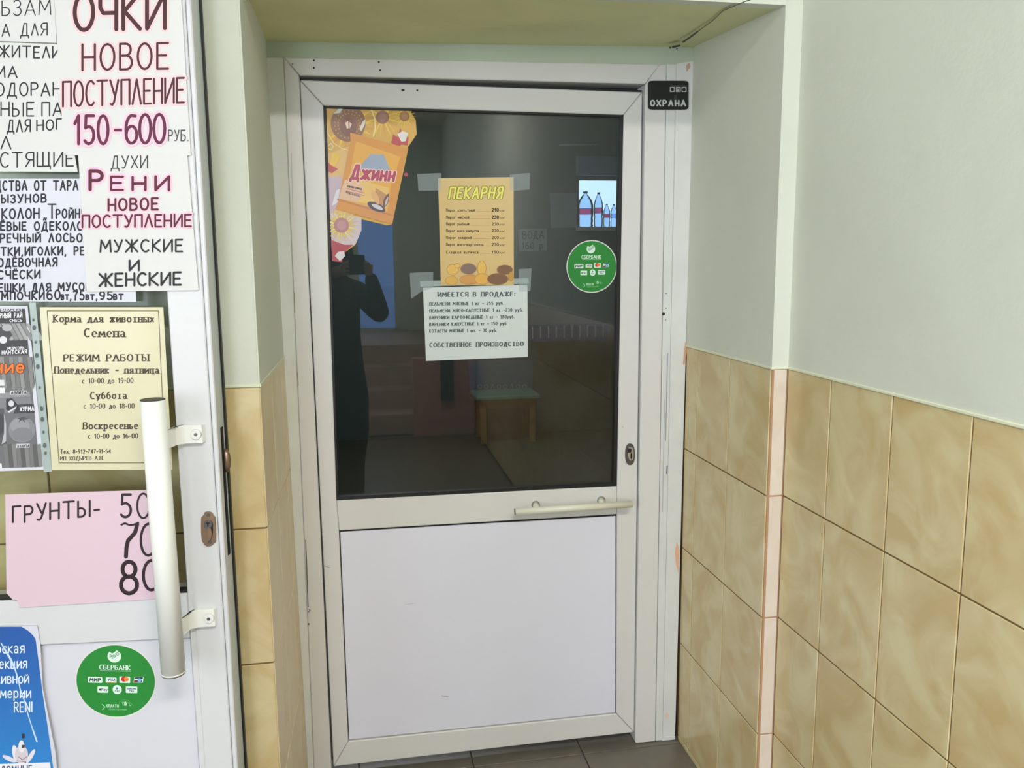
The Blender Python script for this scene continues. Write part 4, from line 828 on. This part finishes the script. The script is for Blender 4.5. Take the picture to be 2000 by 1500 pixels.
# thin white rod and shelf
ra, rb = U(1095, 283, PLY(YB-.1)), U(1165, 282, PLY(YB-.1))
rd_ = tag(tube('white_rod', [ra, rb], .006, M['white'], None, n=10), 'thin white rod on the bakery wall above the window', 'rod')
for q in (ra, rb): tube('bracket', [q, Vector((q.x, YB, q.z))], .005, M['white'], rd_, n=8)
sa, sb = U(1030, 640, PLY(YB-.25)), U(1186, 664, PLY(YB-.25))
sh = tag(empty('wall_shelf', ((sa.x+sb.x)/2, YB, sb.z)), 'blue wall shelf with hanging white tickets inside the bakery', 'shelf')
box('board', (sa.x, YB-.25, sa.z-.02), (sb.x, YB, sa.z), M['deepblue'], sh, bev=.002); box('edge_rail', (sa.x, YB-.262, sb.z), (sb.x, YB-.25, sa.z), M['deepblue'], sh, bev=.001)
for k in range(10):
    x = sa.x+.04+k*(sb.x-sa.x-.08)/9; box('ticket', (x-.004, YB-.2645, sb.z+.03), (x+.004, YB-.2625, sa.z+.012), M['labw'], sh)
# stool
stl = tag(empty('stool', (s0.x, s0.y, ZF)), 'wooden stool with a pale green top standing inside the bakery', 'stool')
a = U(930, 783, PLY(s0.y)); b = U(1056, 783, PLY(s0.y)); hz_ = a.z; W_ = (b.x-a.x)
x0, x1 = a.x, b.x; y0, y1 = s0.y, s0.y+.38
box('seat', (x0, y0, hz_-.0), (x1, y1, hz_+.03), M['teal'], stl, bev=.006)
for x in (x0+.04, x1-.08):
    for y in (y0+.03, y1-.07): box('leg', (x, y, ZF), (x+.045, y+.04, hz_), M['wood'], stl, bev=.003)
box('apron', (x0+.08, y0+.035, hz_-.07), (x1-.08, y0+.055, hz_-.001), M['wood'], stl); box('apron', (x0+.08, y1-.055, hz_-.07), (x1-.08, y1-.035, hz_-.001), M['wood'], stl)
# blue painted banner behind the stool
o, p = wnote('blue_banner', [(914, 704), (1042, 704), (1040, 765), (918, 765)], M['blue'], 'pale blue panel on the bakery wall behind the stool', 'panel', .004)
for k in range(8): 
    x = 937+k*12.5; p.line([(x+3.6*math.cos(t), 755+3.6*math.sin(t)) for t in [math.radians(20*i) for i in range(19)]] if k % 3 != 2 else [(x-3, 758), (x, 750), (x+3, 758)], 1.5, (190, 200, 200), False)
p.done('print', o)

# ================================================================== PERSON BEHIND THE CAMERA (seen as a reflection in the glass)
px_, py_ = CX-.17, CY-.36
pe = tag(empty('person', (px_, py_, ZF)), 'person in a dark hooded coat reflected in the glass, holding up a phone', 'person')
def skin(name, verts, edges, rad, m, parent, sub=2):
    me = bpy.data.meshes.new(name); og = origin_of(parent); me.from_pydata([tuple(Vector(v)-og) for v in verts], edges, []); me.update()
    o = bpy.data.objects.new(name, me); COL.objects.link(o); o.parent = parent
    md = o.modifiers.new('skin', 'SKIN'); md.use_smooth_shade = True
    for i, r in enumerate(rad):
        r = r if isinstance(r, tuple) else (r, r); me.skin_vertices[0].data[i].radius = r
    me.skin_vertices[0].data[0].use_root = True
    o.modifiers.new('sub', 'SUBSURF').levels = sub; o.modifiers['sub'].render_levels = sub
    me.materials.append(m); return o
X, Y = px_, py_; Hp = (CX+.035, CY-.05, 1.44)   # phone just behind the camera
ph = tag(box('smartphone', (CX-.04, CY-.028, CZ-.085), (CX+.045, CY-.02, CZ+.02), M['phone'], None, bev=.002), 'black smartphone held up by the reflected person', 'phone')
vs = [(X, Y, .92), (X, Y-.01, 1.12), (X, Y, 1.28), (X, Y+.01, 1.38), (X+.02, Y+.03, 1.46), (X+.02, Y+.03, 1.53),
      (X-.1, Y, .86), (X-.11, Y+.02, .46), (X-.11, Y-.02, .06), (X-.11, Y+.1, .02), (X+.1, Y, .86), (X+.11, Y+.02, .46), (X+.11, Y-.02, .06), (X+.11, Y+.1, .02),
      (X-.18, Y, 1.27), (X-.24, Y+.08, 1.08), (X-.02, Y+.26, 1.36), (X+.18, Y, 1.27), (X+.31, Y+.08, 1.12), (X+.24, Y+.27, 1.38)]
es_ = [(0, 1), (1, 2), (2, 3), (3, 4), (4, 5), (0, 6), (6, 7), (7, 8), (8, 9), (0, 10), (10, 11), (11, 12), (12, 13), (2, 14), (14, 15), (15, 16), (2, 17), (17, 18), (18, 19)]
rd = [(.16, .12), (.15, .11), (.15, .1), .055, .085, .085, .09, .06, .04, .035, .09, .06, .04, .035, .07, .055, .038, .07, .055, .038]
skin('body', vs, es_, rd, M['coat'], pe)
lathe('coat_skirt', (X-.02, Y, .06), [(.19, 0), (.2, .2), (.23, .4), (.235, .6), (.21, .8), (.2, .96), (.2, 1.14), (.17, 1.24), (.08, 1.31)], M['coat'], pe, 24)
# hood with fur rim
hv = lathe('hood', (X+.02, Y, 1.36), [(.07, -.02), (.12, .04), (.135, .12), (.12, .19), (.075, .235), (.02, .25)], M['coat'], pe, 22)
rim = [(X+.02+.105*math.sin(t), Y+.10, 1.48+.125*math.cos(t)) for t in [2*math.pi*i/20 for i in range(21)]]
tube('fur_rim', rim, .034, M['fur'], pe, n=10)
fc = lathe('face', (X+.02, Y+.055, 1.38), [(.03, 0), (.06, .03), (.075, .09), (.07, .15), (.04, .19)], M['skin'], pe, 18)
for sgn, wr in ((-1, (X-.02, Y+.26, 1.36)), (1, (X+.24, Y+.27, 1.38))):
    wr = Vector(wr); palm = Vector((CX+sgn*.055, CY-.05, 1.41)); 
    hv_ = [tuple(wr), tuple(wr.lerp(palm, .6)), tuple(palm)]; he = [(0, 1), (1, 2)]; hr = [.028, .03, .026]
    for k in range(4):
        b0 = palm+Vector((0, .0, .03-.02*k)); i = len(hv_)
        L = (.9, 1, .95, .75)[k]
        hv_ += [tuple(b0+Vector((sgn*.012, .012, 0))), tuple(b0+Vector((sgn*.006, .03*L, 0))), tuple(b0+Vector((-sgn*.018*L, .034, 0)))]
        he += [(2, i), (i, i+1), (i+1, i+2)]; hr += [.009, .0085, .007]
    i = len(hv_); hv_ += [tuple(palm+Vector((-sgn*.006, -.012, .03))), tuple(palm+Vector((-sgn*.02, -.008, .05)))]; he += [(1, i), (i, i+1)]; hr += [.01, .008]
    skin('hand', hv_, he, hr, M['skin'], pe, 1)
